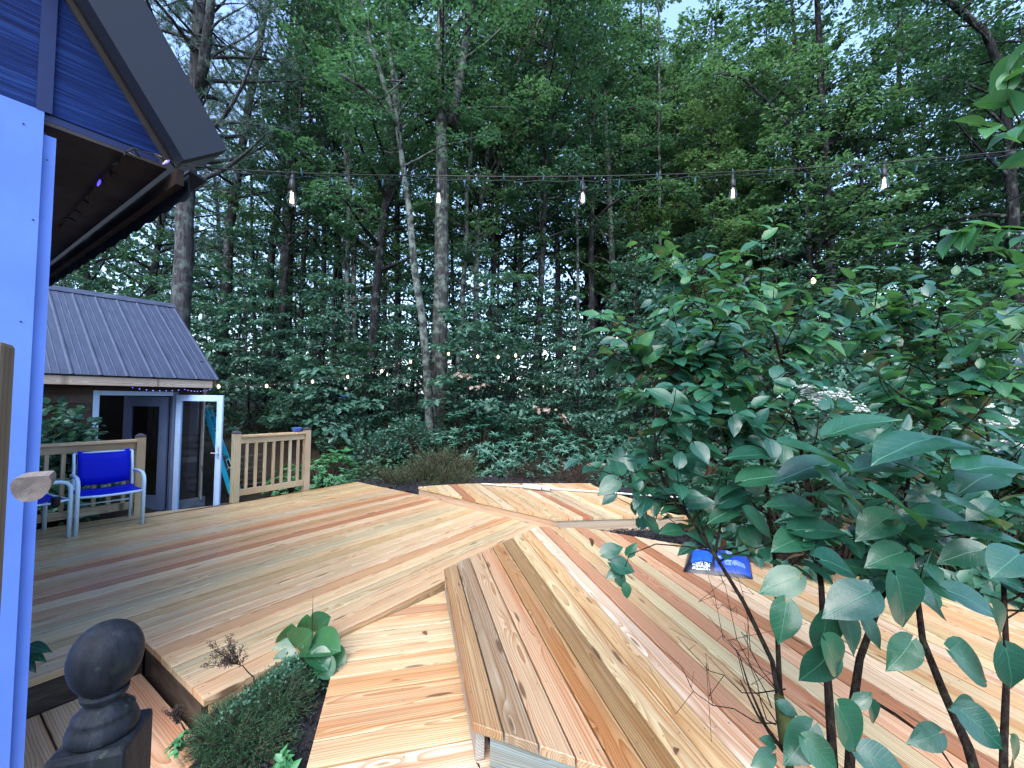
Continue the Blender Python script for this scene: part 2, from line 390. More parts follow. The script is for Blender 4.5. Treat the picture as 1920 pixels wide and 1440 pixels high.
# ------------------------------------------------------------------ decks
def clip_poly(poly, a, b, c):
    """keep a*x + b*y >= c"""
    out = []
    for i in range(len(poly)):
        p, q = poly[i], poly[(i + 1) % len(poly)]
        dp, dq = a * p[0] + b * p[1] - c, a * q[0] + b * q[1] - c
        if dp >= 0: out.append(p)
        if dp * dq < 0:
            k = dp / (dp - dq); out.append((p[0] + k * (q[0] - p[0]), p[1] + k * (q[1] - p[1])))
    return out
def prism(poly, z0, z1, bev=.0025):
    area = sum(poly[i][0] * poly[(i + 1) % len(poly)][1] - poly[(i + 1) % len(poly)][0] * poly[i][1] for i in range(len(poly)))
    if area < 0: poly = poly[::-1]
    cl = []
    for p in poly:
        if not cl or (abs(p[0] - cl[-1][0]) + abs(p[1] - cl[-1][1])) > .004: cl.append(p)
    if (abs(cl[0][0] - cl[-1][0]) + abs(cl[0][1] - cl[-1][1])) < .004: cl.pop()
    poly = cl; k = len(poly)
    if k < 3: return None
    ins = []
    for i in range(k):
        p, q, r_ = Vector(poly[i - 1]), Vector(poly[i]), Vector(poly[(i + 1) % k])
        d1 = (q - p).normalized(); d2 = (r_ - q).normalized()
        n1 = Vector((-d1.y, d1.x)); n2 = Vector((-d2.y, d2.x)); s_ = n1 + n2
        den = max(.35, 1 + n1.dot(n2)); ins.append(q + s_ / den * bev)
    vs = [(p[0], p[1], z0) for p in poly] + [(p[0], p[1], z1 - bev) for p in poly] + [(p.x, p.y, z1) for p in ins]
    fs = [tuple(range(k - 1, -1, -1)), tuple(2 * k + i for i in range(k))]
    for i in range(k):
        j = (i + 1) % k; fs += [(i, j, k + j, k + i), (k + i, k + j, 2 * k + j, 2 * k + i)]
    m = bpy.data.meshes.new("board"); m.from_pydata(vs, [], fs); m.update(); return m
CREAM, TAN, PINK, RED, GREY, BROWN = (.59, .49, .315), (.53, .41, .235), (.54, .37, .215), (.41, .205, .115), (.53, .465, .325), (.28, .185, .09)
def jit(c, k=.10):
    f = random.uniform(1 - k, 1 + k); return tuple(min(1, x * f * random.uniform(.96, 1.04)) for x in c)
SCREW = []
def lay_boards(root, poly, direction, top, width=.140, gap=.006, thick=.036, palette=(CREAM,), start=None, sag=.0015, fixed=None, mat=None):
    """boards along `direction`, cut to a plan outline; each is a part with its own mesh and tint"""
    B = Vector((direction.x, direction.y)); Nn = Vector((-B.y, B.x))
    loc = [(Vector((p[0], p[1])).dot(B), Vector((p[0], p[1])).dot(Nn)) for p in poly]
    lo, hi = min(p[1] for p in loc), max(p[1] for p in loc)
    t0 = lo if start is None else start; i = 0; made = []
    while t0 < hi - .012:
        pl = clip_poly(clip_poly(loc, 0, 1, t0 + gap / 2), 0, -1, -(t0 + width + gap / 2))
        if len(pl) >= 3:
            cx = (min(p[0] for p in pl) + max(p[0] for p in pl)) / 2; cy = t0 + (width + gap) / 2
            m = prism([(p[0] - cx, p[1] - cy) for p in pl], -thick, 0)
            if m:
                ctr = Vector((B.x * cx + Nn.x * cy, B.y * cx + Nn.y * cy, top + random.uniform(-sag, sag)))
                mw = Matrix.Translation(ctr) @ Matrix(((B.x, Nn.x, 0, 0), (B.y, Nn.y, 0, 0), (0, 0, 1, 0), (0, 0, 0, 1)))
                o = link("board", m, mat or M['wood'], root, mw)
                c = fixed[i] if fixed and i < len(fixed) else random.choice(palette)
                o.color = (*jit(c), 1); made.append((o, cy)); SCREW.append((root, B, Nn, cy, min(p[0] for p in pl), max(p[0] for p in pl), top, width))
        t0 += width + gap; i += 1
    return made
def joist(root, name, a, b, top, h=.14, w=.038, col=CREAM, mat=None):
    a, b = Vector((a[0], a[1], 0)), Vector((b[0], b[1], 0)); d = b - a; L = d.length; d.normalize(); nn = Vector((-d.y, d.x, 0))
    mb = MB().box((0, 0, 0), (L / 2, 0, 0), (0, h / 2, 0), (0, 0, w / 2))
    mw = Matrix.Translation(((a.x + b.x) / 2, (a.y + b.y) / 2, top - h / 2)) @ Matrix(((d.x, 0, nn.x, 0), (d.y, 0, nn.y, 0), (0, 1, 0, 0), (0, 0, 0, 1))).to_4x4()
    o = link(name, mb.mesh(name), mat or M['frame_wood'], root, mw); o.color = (*col, 1); return o

B1 = az(34.5); N1 = Vector((-B1.y, B1.x, 0))          # main deck boards run along B1; N1 points back-left
def st(s, t_): 
    p = B1 * s + N1 * t_; return (p.x, p.y)
main_poly = [st(.93, 2.45), st(4.40, 2.45), st(4.68, 4.9), st(4.72, 6.53), st(2.74, 6.53), st(1.80, 6.86), st(.36, 6.98), st(.36, 3.34), st(.93, 3.34)]
deck = thing("main_deck", (*st(2.6, 4.5), 0), "large low deck of fresh cream and reddish boards running towards the shed", "deck")
mp = [CREAM, CREAM, TAN, PINK, CREAM, GREY, PINK, RED, TAN, CREAM]
fix = {0: CREAM, 1: CREAM, 2: GREY, 3: CREAM, 4: PINK, 5: CREAM, 6: CREAM, 7: CREAM, 8: TAN, 9: CREAM, 10: GREY, 11: CREAM, 12: PINK, 13: CREAM, 14: RED, 15: PINK, 16: PINK,
       17: CREAM, 18: RED, 19: PINK, 20: GREY, 21: CREAM, 22: PINK, 23: TAN, 24: CREAM, 25: TAN, 26: CREAM, 27: TAN, 28: CREAM}
lay_boards(deck, main_poly, B1, 0.0, palette=mp, fixed=[fix.get(i) for i in range(29)], gap=.007, width=.1385)
for a, b in (((.965, 2.475), (4.3, 2.475)),):
    joist(deck, "rim_joist", st(*a), st(*b), -.038, col=TAN)
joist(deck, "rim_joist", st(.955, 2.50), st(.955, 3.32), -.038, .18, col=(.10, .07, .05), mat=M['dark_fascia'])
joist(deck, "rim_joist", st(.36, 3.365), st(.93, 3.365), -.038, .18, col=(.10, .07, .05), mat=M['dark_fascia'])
joist(deck, "rim_joist", st(4.65, 5.0), st(4.69, 6.5), -.038, .14, col=TAN)
joist(deck, "rim_joist", st(1.85, 6.81), st(2.72, 6.5), -.038, .14, col=TAN)
joist(deck, "rim_joist", st(2.74, 6.5), st(4.68, 6.5), -.038, .14, col=TAN)

landing = thing("step_landing", (*st(.6, 3.0), -.2), "sunken landing of wide old boards behind the finial post", "deck step")
land_poly = [st(.30, 3.33), st(.925, 3.33), st(.925, 2.50), st(.90, 2.32), st(.30, 1.75)]
lay_boards(landing, land_poly, -N1, -.19, width=.20, gap=.008, palette=[(.56, .39, .25), (.52, .39, .26), (.58, .37, .23)])

B2 = az(-13.4); N2 = Vector((B2.y, -B2.x, 0))          # platform and walkway directions
walk = thing("walkway", (-.65, 2.3, -.05), "narrow walkway of short pale and pink cross boards beside the raised platform", "walkway")
wp = [(-.68, 1.0), (-.83, 1.82), (-1.075, 2.80), (-.455, 3.56), (-.05, 1.84), (.14, 1.0)]
wcol = [CREAM, TAN, CREAM, (.33, .25, .15), CREAM, (.64, .55, .42), (.66, .57, .45), CREAM, PINK, PINK, PINK, CREAM, (.64, .53, .36), CREAM, CREAM, PINK, CREAM]
lay_boards(walk, wp, az(75.2), -.044, palette=[CREAM, (.56, .46, .32)], fixed=wcol, gap=.008)
joist(walk, "rim_joist", (-.83 + .03, 1.82), (-1.065 + .03, 2.78), -.082, .12, col=TAN)

platform = thing("raised_platform", (1.0, 2.6, 0), "raised platform of brown then fresh pink boards in the foreground", "deck platform")
pf = [(-.150, 1.840), (-.520, 3.445), (.28, 4.60), (.85, 4.56), (3.5, 2.96), (3.9, .34), (3.5, .30)]
pcol = [(.31, .215, .12), (.29, .245, .18), (.43, .33, .215), (.43, .315, .20), (.36, .235, .115), (.31, .205, .105), CREAM, PINK, (.62, .55, .43), (.50, .285, .17), TAN,
        CREAM, (.52, .30, .18), CREAM, (.62, .40, .25), RED, CREAM, (.66, .54, .38), TAN, CREAM, PINK, (.66, .56, .40), CREAM, TAN, CREAM, PINK]
# boards counted from the left edge
Nr = N2; lo = min(Vector((p[0], p[1])).dot(Vector((Nr.x, Nr.y))) for p in pf)
def lay_right(root, poly, Bd, top, cols, **k):
    Bn = -Bd   # walking backwards makes the across axis point right
    return lay_boards(root, poly, Bn, top, fixed=cols, palette=[CREAM, TAN, PINK, CREAM], **k)
lay_right(platform, pf, B2, .142, pcol, gap=.008, width=.1125)
joist(platform, "side_joist", (-.150 + .035, 1.87), (-.520 + .035, 3.42), .104, .14, col=(.36, .38, .36))
dn = Vector((3.65, -1.54, 0)).normalized(); pn = Vector((-dn.y, dn.x, 0))
a = Vector((-.150, 1.84, 0)) + pn * .045 + dn * .075
joist(platform, "end_joist", a, a + dn * 3.6, .104, .14, col=(.25, .36, .40))
df = (Vector((3.5, 2.96, 0)) - Vector((.85, 4.56, 0))).normalized(); pfn = Vector((df.y, -df.x, 0))
joist(platform, "back_joist", Vector((.85, 4.56, 0)) + pfn * .04, Vector((3.5, 2.96, 0)) + pfn * .04, .104, .14, col=CREAM)
joist(platform, "side_joist", (-.49, 3.40), (.26, 4.55), .104, .10, col=CREAM)

farp = thing("far_platform", (.5, 6.0, 0), "small angular raised platform at the far edge, carrying a long white pole", "deck platform")
fp = [(-1.41, 6.56), (.53, 4.94), (2.16, 5.21), (1.41, 6.5), (1.30, 7.02), (.66, 6.98), (-.55, 6.88), (-1.0, 6.75)]
fcol = [CREAM, TAN, CREAM, CREAM, RED, PINK, CREAM, GREY, PINK, TAN, CREAM, PINK, GREY, RED, GREY, GREY, CREAM, TAN, CREAM]
lay_right(farp, fp, az(-20.5), .142, fcol, gap=.007, width=.1135)
def inset(a, b, k):
    d = (Vector((*b, 0)) - Vector((*a, 0))).normalized(); nn = Vector((-d.y, d.x, 0)); return Vector((*a, 0)) + nn * k, Vector((*b, 0)) + nn * k
for k, (i, j) in enumerate(((0, 1), (1, 2), (2, 3), (3, 4))):
    a, b = inset(fp[i], fp[j], .035)
    joist(farp, "rim_joist", a, b, .104, .15, col=[(.52, .42, .31), (.42, .38, .31), TAN, TAN][k])

# screw heads, two to a board over each joist
M['screw'] = paint("coated_screw", (.16, .15, .13), .4, .2, 0, 30, .5, .6)
for rt, j0, dj in ((platform, .1, .42), (walk, .05, .40), (farp, .0, .45), (deck, .12, .42)):
    mb = MB()
    for (r_, B, Nn, cy, s0, s1, top, wd) in SCREW:
        if r_ is not rt: continue
        q = math.floor(s0 / dj) * dj + j0
        while q < s1 - .02:
            if q > s0 + .02:
                for e_ in (-.32, .32):
                    a_ = q + random.uniform(-.006, .006); b_ = cy + e_ * wd
                    c = Vector((B.x * a_ + Nn.x * b_, B.y * a_ + Nn.y * b_, top + .0012)); mb.add([c + Vector((math.cos(k * 1.0472) * .0042, math.sin(k * 1.0472) * .0042, 0)) for k in range(6)], [tuple(range(6))])
            q += dj
    tag(mb.build("screws", M['screw'], rt), kind='stuff')

# ------------------------------------------------------------------ railings
def post_cap(p, name, root):
    c = MB().lathe([(.062, 0), (.068, .006), (.068, .018), (.045, .034), (.02, .046), (.004, .05)], p, 4, ref=(B1 + N1).normalized())
    return c.build(name, M['cap_metal'], root, bevel=.003)
def bar(root, name, a, b, up, w_, h_, col, mat=None):
    a, b = Vector(a), Vector(b); d = (b - a); L = d.length; d.normalize(); sd_ = d.cross(Vector(up)).normalized(); u2 = sd_.cross(d)
    mw = Matrix.Translation((a + b) / 2) @ Matrix((d, sd_, u2)).transposed().to_4x4()
    o = link(name, MB().box((0, 0, 0), (L / 2, 0, 0), (0, w_ / 2, 0), (0, 0, h_ / 2)).mesh(name), mat or M['frame_wood'], root, mw)
    o.color = (*jit(col, .06), 1)
    bv = o.modifiers.new("bevel", 'BEVEL'); bv.width = .004; bv.segments = 2
    return o
PT = (.50, .45, .32)
def railing(label, p0, p1, post0, post1, nbal):
    p0, p1 = Vector(p0), Vector(p1); d = (p1 - p0).normalized()
    root = thing("deck_railing", p0, label, "railing")
    for on, p, zb in ((post0, p0, -.30), (post1, p1, -.30)):
        if on:
            po = bar(root, "post", p + Z * zb, p + Z * .955, d, .09, .09, PT); post_cap(p + Z * .955, "post_cap", po)
    a, b = p0 + d * .047, p1 - d * .047
    bar(root, "cap_rail", a + Z * .918, b + Z * .918, Z, .12, .030, CREAM)
    bar(root, "top_rail", a + Z * .857, b + Z * .857, Z, .038, .088, PT)
    bar(root, "bottom_rail", a + Z * .125, b + Z * .125, Z, .038, .088, PT)
    L = (b - a).length
    for i in range(nbal):
        q = a + d * (L * (i + .75) / (nbal + .5))
        bar(root, "baluster", q + Z * .172, q + Z * .812, d, .036, .036, PT)
    return root
pr1 = Vector((-3.86, 6.02, 0)); pr2 = pr1 + B1 * 1.03
railing("short deck railing with two capped posts and a blue bowl on top", pr1, pr2, True, True, 7)
pl1 = Vector((-4.645, 5.37, 0))
railing("deck railing behind the blue chair ending at one capped post", pl1 - B1 * 1.60, pl1, True, True, 11)

bp = pr1 + B1 * .86 + Z * .934
mb = MB().lathe([(.045, 0), (.05, .004), (.062, .02), (.082, .062), (.085, .068), (.078, .066), (.055, .02), (.03, .012)], bp, 20)
tag(mb.build("bowl", M['bowl'], None, True), "small blue glazed bowl on the short railing's cap", "bowl")

# ------------------------------------------------------------------ chairs
def make_chair(loc, rot, label):
    root = thing("sling_chair", (0, 0, 0), label, "chair", "blue sling chairs on the deck")
    fm = M['chair_frame']; W = .27
    for s in (-1, 1):
        MB().tube([(s * W, .25, 0), (s * W, .25, .52), (s * W, .245, .57), (s * W, .22, .61), (s * W, .17, .632), (s * W, .0, .638), (s * W, -.17, .625)], .020, 8).build("arm_leg", fm, root, True)
        MB().tube([(s * (W - .02), -.235, 0), (s * (W - .02), -.19, .40), (s * (W - .02), -.18, .45), (s * (W - .02), -.20, .70), (s * (W - .02), -.235, .88)], .014, 8).build("rear_leg", fm, root, True)
        MB().tube([(s * W, .245, .425), (s * (W - .012), .1, .405), (s * (W - .02), -.2, .42)], .013, 8).build("seat_rail", fm, root, True)
    MB().tube([(-W, .245, .425), (-.1, .26, .415), (.1, .26, .415), (W, .245, .425)], .014, 8).build("front_rail", fm, root, True)
    MB().tube([(-W + .02, -.235, .88), (W - .02, -.235, .88)], .012, 8).build("top_bar", fm, root, True)
    MB().tube([(-W + .02, -.21, .25), (W - .02, -.21, .25)], .009, 8).build("stretcher", fm, root, True)
    def sheet(name, prof, hw):
        mb = MB(); k = len(prof); th = .004
        for x in np.linspace(-hw, hw, 9):
            sag = .018 * (1 - (x / hw) ** 2)
            for (y, z_) in prof: mb.v.append((x, y - sag * .5, z_ - sag))
        for i in range(8):
            for j in range(k - 1): mb.f.append((i * k + j, (i + 1) * k + j, (i + 1) * k + j + 1, i * k + j + 1))
        o = mb.build(name, M['sling'], root, True); sdm = o.modifiers.new("thick", 'SOLIDIFY'); sdm.thickness = th
        return o
    sheet("seat", [(.25, .43), (.2, .44), (.05, .428), (-.1, .43), (-.19, .45)], W - .012)
    sheet("backrest", [(-.165, .50), (-.17, .60), (-.18, .70), (-.20, .80), (-.23, .905)], W - .045)
    root.location = loc; root.rotation_euler = (0, 0, rot); root.scale = (1, 1, .925); return root
cl, cr = on_z(147, 1004, 0), on_z(262, 984, 0)
dd = (cr - cl).normalized(); ang = math.atan2(dd.y, dd.x)
fwd = Vector((dd.y, -dd.x, 0))                         # the sitter faces fwd
mid = (cl + cr) / 2 - fwd * .25
make_chair(mid, ang + math.pi, "blue sling chair with pale metal frame, its whole back in view")
lg2 = on_z(127, 1008, 0); th2 = -R(24); c2 = lg2 - Vector((math.cos(th2) * .27 - math.sin(th2) * .245, math.sin(th2) * .27 + math.cos(th2) * .245, 0))
chair2 = make_chair(c2, th2, "second blue sling chair, only its curved arm showing beside the house post")
cup = MB().lathe([(.030, 0), (.032, .003), (.036, .09), (.036, .094), (.032, .094), (.03, .01), (.002, .008)], at(104, 950, 4.25), 16)
tag(cup.build("cup", M['black_plastic'], None, True), "small dark cup on the partly hidden chair's arm", "cup")

# ------------------------------------------------------------------ shed
SW = az(36); SN = az(126)                              # along the wall (away to the right), and the wall's outward normal
J = Vector((-5.77, 7.30, 0)); FL = -.50
def sp(a, n_, z_): return J + SW * a + SN * n_ + Z * z_
shed = thing("shed", sp(-1, -1, FL), "weathered brown clapboard shed with a ribbed metal roof and an open door", "shed")
XL, XR, DEEP = -3.2, .48, 3.0
def wall_box(name, a0, a1, n0, n1, z0, z1, mat, parent=shed, bev=0):
    mb = MB().box(sp((a0 + a1) / 2, (n0 + n1) / 2, (z0 + z1) / 2), SW * (a1 - a0) / 2, SN * (n1 - n0) / 2, Z * (z1 - z0) / 2)
    return mb.build(name, mat, parent, bevel=bev)
DL, DR, DT = -.93, 0.0, 1.47
# wall cores and dark interior
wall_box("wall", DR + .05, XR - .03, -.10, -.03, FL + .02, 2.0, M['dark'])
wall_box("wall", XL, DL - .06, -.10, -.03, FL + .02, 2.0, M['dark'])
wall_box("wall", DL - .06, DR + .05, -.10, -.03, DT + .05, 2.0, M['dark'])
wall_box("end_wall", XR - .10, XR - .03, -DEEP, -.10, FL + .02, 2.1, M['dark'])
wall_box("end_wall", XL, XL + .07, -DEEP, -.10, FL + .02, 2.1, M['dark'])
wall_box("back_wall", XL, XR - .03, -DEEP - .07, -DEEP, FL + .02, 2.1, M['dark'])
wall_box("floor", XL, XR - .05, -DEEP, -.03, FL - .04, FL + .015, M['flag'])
wall_box("foundation", DR + .05, XR + .02, -.14, .03, FL - .35, FL + .18, M['stone'])
wall_box("foundation", XL, DL - .06, -.14, .03, FL - .35, FL + .10, M['stone'])
def clap(a0, a1, z0, z1):
    z_ = z0
    while z_ < z1:
        h = .125
        pts = [sp(a, n_, zz) for a in (a0, a1) for n_, zz in ((-.03, z_), (.002 + random.uniform(0, .004), z_), (-.018, min(z1, z_ + h + .02)), (-.03, min(z1, z_ + h + .02)))]
        L = a1 - a0; c = sp((a0 + a1) / 2, 0, z_)
        mw = Matrix.Translation(c) @ Matrix((SW, SN, Z)).transposed().to_4x4(); inv = mw.inverted()
        m = bpy.data.meshes.new("clapboard"); m.from_pydata([tuple(inv @ p) for p in pts], [], [(0, 1, 2, 3), (7, 6, 5, 4), (0, 4, 5, 1), (1, 5, 6, 2), (2, 6, 7, 3), (3, 7, 4, 0)]); m.update()
        link("clapboard", m, M['shed_wood'], shed, mw)
        z_ += h
clap(DR + .055, XR - .11, FL + .18, 1.74)
clap(XL, DL - .075, FL + .10, 1.74)
clap(DL - .07, DR + .05, DT + .07, 1.74)
cb = bar(shed, "corner_trim", sp(XR - .055, .012, FL + .14), sp(XR - .055, .012, 1.73), SN, .028, .11, (.42, .42, .40))
# door frame, inner door, threshold
fr = M['frame_paint']
wall_box("door_frame", DL - .075, DL - .005, -.10, .022, FL + .02, DT + .07, fr)
wall_box("door_frame", DR - .02, DR + .05, -.10, .022, FL + .02, DT + .07, M['blue_door'])
wall_box("door_frame", DL - .002, DR - .022, -.10, .020, DT, DT + .068, fr)
def hinged(name, hinge, direction, width, z0, z1, stile, rail_t, rail_b, th, mat, parent, panel=None):
    d = direction.normalized(); nn = Vector((-d.y, d.x, 0))
    def pt(a, zz): return hinge + d * a + Z * zz
    mb = MB()
    mb.box(pt(stile / 2, (z0 + z1) / 2), d * stile / 2, nn * th / 2, Z * (z1 - z0) / 2)
    mb.box(pt(width - stile / 2, (z0 + z1) / 2), d * stile / 2, nn * th / 2, Z * (z1 - z0) / 2)
    for za, zb in ((z1 - rail_t, z1), (z0, z0 + rail_b)):
        mb.box(pt(width / 2, (za + zb) / 2), d * (width / 2 - stile - .0005), nn * (th / 2 - .002), Z * (zb - za) / 2)
    o = mb.build(name, mat, parent, bevel=.004)
    g = MB().box(pt(width / 2, (z0 + rail_b + z1 - rail_t) / 2), d * (width / 2 - stile), nn * .003, Z * ((z1 - rail_t - z0 - rail_b) / 2)).build("pane", M['glass'], o)
    bead = MB()
    for za in (z1 - rail_t - .008, z0 + rail_b + .008): bead.box(pt(width / 2, za), d * (width / 2 - stile), nn * (th / 2 + .004), Z * .008)
    for aa in (stile + .008, width - stile - .008): bead.box(pt(aa, (z0 + rail_b + z1 - rail_t) / 2), d * .008, nn * (th / 2 + .004), Z * ((z1 - rail_t - z0 - rail_b) / 2 - .017))
    bead.build("glazing_bead", mat, o)
    return o, pt, d, nn
do, *_ = hinged("inner_door", sp(-.05, -.10, 0), az(36 + 180 + 62), .86, FL + .03, DT - .02, .13, .15, .22, .042, M['blue_door'], shed)
sdoor, pt, d_, nn_ = hinged("storm_door", sp(.03, .035, 0), az(99), .90, FL - .12, DT + .02, .085, .085, .12, .032, M['frame_paint'], shed)
hb = MB(); hc = pt(.90 - .042, .53); hb.box(hc + nn_ * .019, d_ * .012, nn_ * .003, Z * .10).box(hc - nn_ * .019, d_ * .012, nn_ * .003, Z * .10)
hb.tube([hc - nn_ * .02, hc - nn_ * .06, hc - nn_ * .062 - d_ * .10], .009, 8).tube([hc + nn_ * .02, hc + nn_ * .06, hc + nn_ * .062 - d_ * .10], .009, 8)
hb.build("handle", M['alu'], sdoor)
# roof
EZ, RZ, OH, RUN = 1.752, 3.37, .40, 2.56
ER, EL = .53, -3.4
e0 = sp(ER, OH, EZ); slope = (SN * -RUN + Z * (RZ - EZ)); SLEN = slope.length; slope.normalize(); rn = SW.cross(slope).normalized()
if rn.z < 0: rn = -rn
pw = .30; a_ = ER; k = 0
ribs = [(0, 0), (.018, .010), (.034, .010), (.052, 0), (.14, 0), (.145, .004), (.152, .004), (.157, 0), (.22, 0), (.225, .004), (.232, .004), (.237, 0), (pw, 0)]
while a_ > EL + .05:
    o0 = sp(a_ - ER + ER, OH, EZ)
    mb = MB(); vs = []
    for sv in (0, SLEN):
        for (q, h) in ribs: vs.append(sp(a_ - q, OH, EZ) + slope * sv + rn * (h + .012))
    nr = len(ribs); mb.add(vs, [(i, i + 1, nr + i + 1, nr + i) for i in range(nr - 1)])
    mw = Matrix.Translation(sp(a_ - .15, OH, EZ)) @ Matrix((SW, slope, rn)).transposed().to_4x4(); inv = mw.inverted()
    mb.v = [tuple(inv @ Vector(p)) for p in mb.v]
    o = link("roof_panel", mb.mesh("roof_panel"), M['roof'], shed, mw); sm_ = o.modifiers.new("thick", 'SOLIDIFY'); sm_.thickness = .002
    a_ -= pw
ctr = sp((ER + EL) / 2, OH, EZ) + slope * SLEN / 2
MB().box(ctr - rn * .03, SW * ((ER - EL) / 2 - .02), slope * (SLEN / 2 - .02), rn * .03).build("roof_deck", M['shed_wood'], shed)
slope_b = SN * -RUN - Z * (RZ - EZ); rb_n = SW.cross(slope_b.normalized()); rb_n = rb_n if rb_n.z > 0 else -rb_n
rc = sp((ER + EL) / 2, OH - RUN, RZ) + slope_b / 2
MB().box(rc - rb_n * .02, SW * (ER - EL) / 2, slope_b / 2, rb_n * .02).build("rear_roof", M['roof'], shed)
rp = SLEN
MB().add([sp(a, OH, EZ) + slope * (SLEN - .16) + rn * .034 for a in (ER + .01, EL)] + [sp(a, OH, EZ) + slope * (SLEN + .01) + rn * .05 for a in (ER + .01, EL)] + [sp(a, OH - RUN - .14, RZ - .09) + Z * .05 for a in (ER + .01, EL)],
         [(0, 1, 3, 2), (2, 3, 5, 4)]).build("ridge_cap", M['roof'], shed)
bar(shed, "eave_fascia", sp(EL, OH - .045, EZ - .075), sp(ER - .10, OH - .045, EZ - .075), Z, .036, .125, (.40, .385, .34))
bar(shed, "rake_board", sp(ER - .06, OH - .06, EZ - .06), sp(ER - .06, OH - .06, EZ - .06) + slope * (SLEN - .05), rn, .036, .13, (.12, .10, .08))
wall_box("soffit", EL, ER - .12, -.03, OH - .07, EZ - .14, EZ - .115, M['soffit'])
leaf_on = MB().lathe([(.001, 0), (.05, .004), (.07, .012), (.04, .02), (.001, .022)], at(358, 687, 7.55), 7, ref=SW)
tag(leaf_on.build("fallen_leaf", M['pale_foam'], None), "pale curled leaf lying on the shed's metal roof", "leaf")
steps = thing("stone_slab", sp(.1, .45, FL), "bluestone slabs on the ground at the shed door", "paving")
for i, (a, n_, w_, h_) in enumerate(((-.75, .38, .33, .30), (-.1, .40, .28, .32), (-.78, 1.02, .30, .27), (-.1, 1.06, .33, .28), (.6, .5, .32, .30))):
    MB().box(sp(a, n_, FL - .01 + .006 * i), SW * w_, SN * h_, Z * .03).build("slab", M['flag'], steps, bevel=.008)

# ladder by the shed
lroot = thing("stepladder", sp(.75, .25, FL), "teal fibreglass stepladder leaning beside the shed corner", "ladder")
ra1, ra0 = at(392, 764, 8.25), at(450, 925, 8.05); rb1, rb0 = at(384, 764, 7.85), at(433, 925, 7.75)
lax = (ra0 - rb0).normalized(); ldn = (ra1 - ra0).normalized(); lnrm = lax.cross(ldn).normalized()
for p0_, p1_ in ((ra0, ra1), (rb0, rb1)): bar(lroot, "side_rail", p0_, p1_, lax, .075, .03, (1, 1, 1), M['teal'])
for k in range(6):
    f = .12 + .155 * k; bar(lroot, "step", rb0.lerp(rb1, f) + lax * .016, ra0.lerp(ra1, f) - lax * .016, ldn, .07, .025, (1, 1, 1), M['alu'])
bar(lroot, "top_cap", rb1 - lax * .03, ra1 + lax * .03, ldn, .12, .05, (1, 1, 1), M['alu'])
for p0_, p1_ in ((ra0, ra1), (rb0, rb1)): bar(lroot, "foot", p0_ - ldn * .05, p0_ + ldn * .0, lax, .085, .04, (1, 1, 1), M['black_plastic'])
q = ra0.lerp(ra1, .34); sgn_ = 1 if (CAM - q).dot(lnrm) > 0 else -1
side_ = -lax
for nm, hw, hh, off, mt in (("label_border", .030, .085, .0165, M['pale_rod']), ("label_sticker", .023, .072, .018, M['black_plastic'])):
    MB().box(q + side_ * off, lnrm * hw, side_ * .001, ldn * hh).build(nm, mt, lroot)

# ------------------------------------------------------------------ house corner
GN = az(124.5); GA = az(38.6 if False else 34.5)        # gable wall: outward normal and run (away to the right)
P0 = at(108, 240, 1.75)
def gp(u, v, off=0.0): return on_plane(u, v, P0 + GN * off, GN)
house = thing("house", (P0.x, P0.y, -.3), "corner of a house with pale blue trim, deep blue gable siding and brown eave", "house")
def slab(name, pts, n_, th, mat, parent=house, bev=0):
    """polygon given in space, thickened backwards along -n_"""
    k = len(pts); vs = [Vector(p) for p in pts] + [Vector(p) - n_ * th for p in pts]
    fs = [tuple(range(k)), tuple(range(2 * k - 1, k - 1, -1))] + [(i, k + i, k + (i + 1) % k, (i + 1) % k) for i in range(k)]
    o = MB().add(vs, fs).build(name, mat, parent)
    m = o.data; import bmesh; bm = bmesh.new(); bm.from_mesh(m); bmesh.ops.recalc_face_normals(bm, faces=bm.faces); bm.to_mesh(m); bm.free()
    return o
A0 = gp(300, 291); zs = gp(82, 210).z
def along(p, a, z_): q = p + GA * a; q.z = z_; return q
pitch = math.tan(R(55.6))
# siding triangle: bottom edge on zs, hypotenuse rising back to the left at the roof pitch
tip = A0.copy(); tip.z = zs
cor = gp(83, 215); cor.z = zs
vb = gp(82, 205); aj = (vb - tip).dot(GA)               # position of the batten along the wall
def hyp(a): return zs + .005 + (-a) * pitch
gap_ = .012
slab("siding_panel", [along(tip, 0, zs), along(tip, 0, zs + .02), along(tip, aj + .02, hyp(aj + .02)), along(tip, aj + .02, zs)], GN, .02, M['siding'])
slab("siding_panel", [along(tip, aj - .02, zs), along(tip, aj - .02, hyp(aj - .02)), along(tip, -3.5, hyp(-3.5)), along(tip, -3.5, zs)], GN, .02, M['siding'])
slab("batten", [along(tip, aj - .022, zs - .002) + GN * .012, along(tip, aj + .022, zs - .002) + GN * .012, along(tip, aj + .022, hyp(aj + .022)) + GN * .012, along(tip, aj - .022, hyp(aj - .022)) + GN * .012], GN, .03, M['blue_trim'])
slab("trim_strip", [along(tip, .0, zs - .03) - GN * .004, along(tip, .0, zs - .002) - GN * .004, along(tip, -3.5, zs - .002) - GN * .004, along(tip, -3.5, zs - .03) - GN * .004], GN, .02, M['blue_trim'])
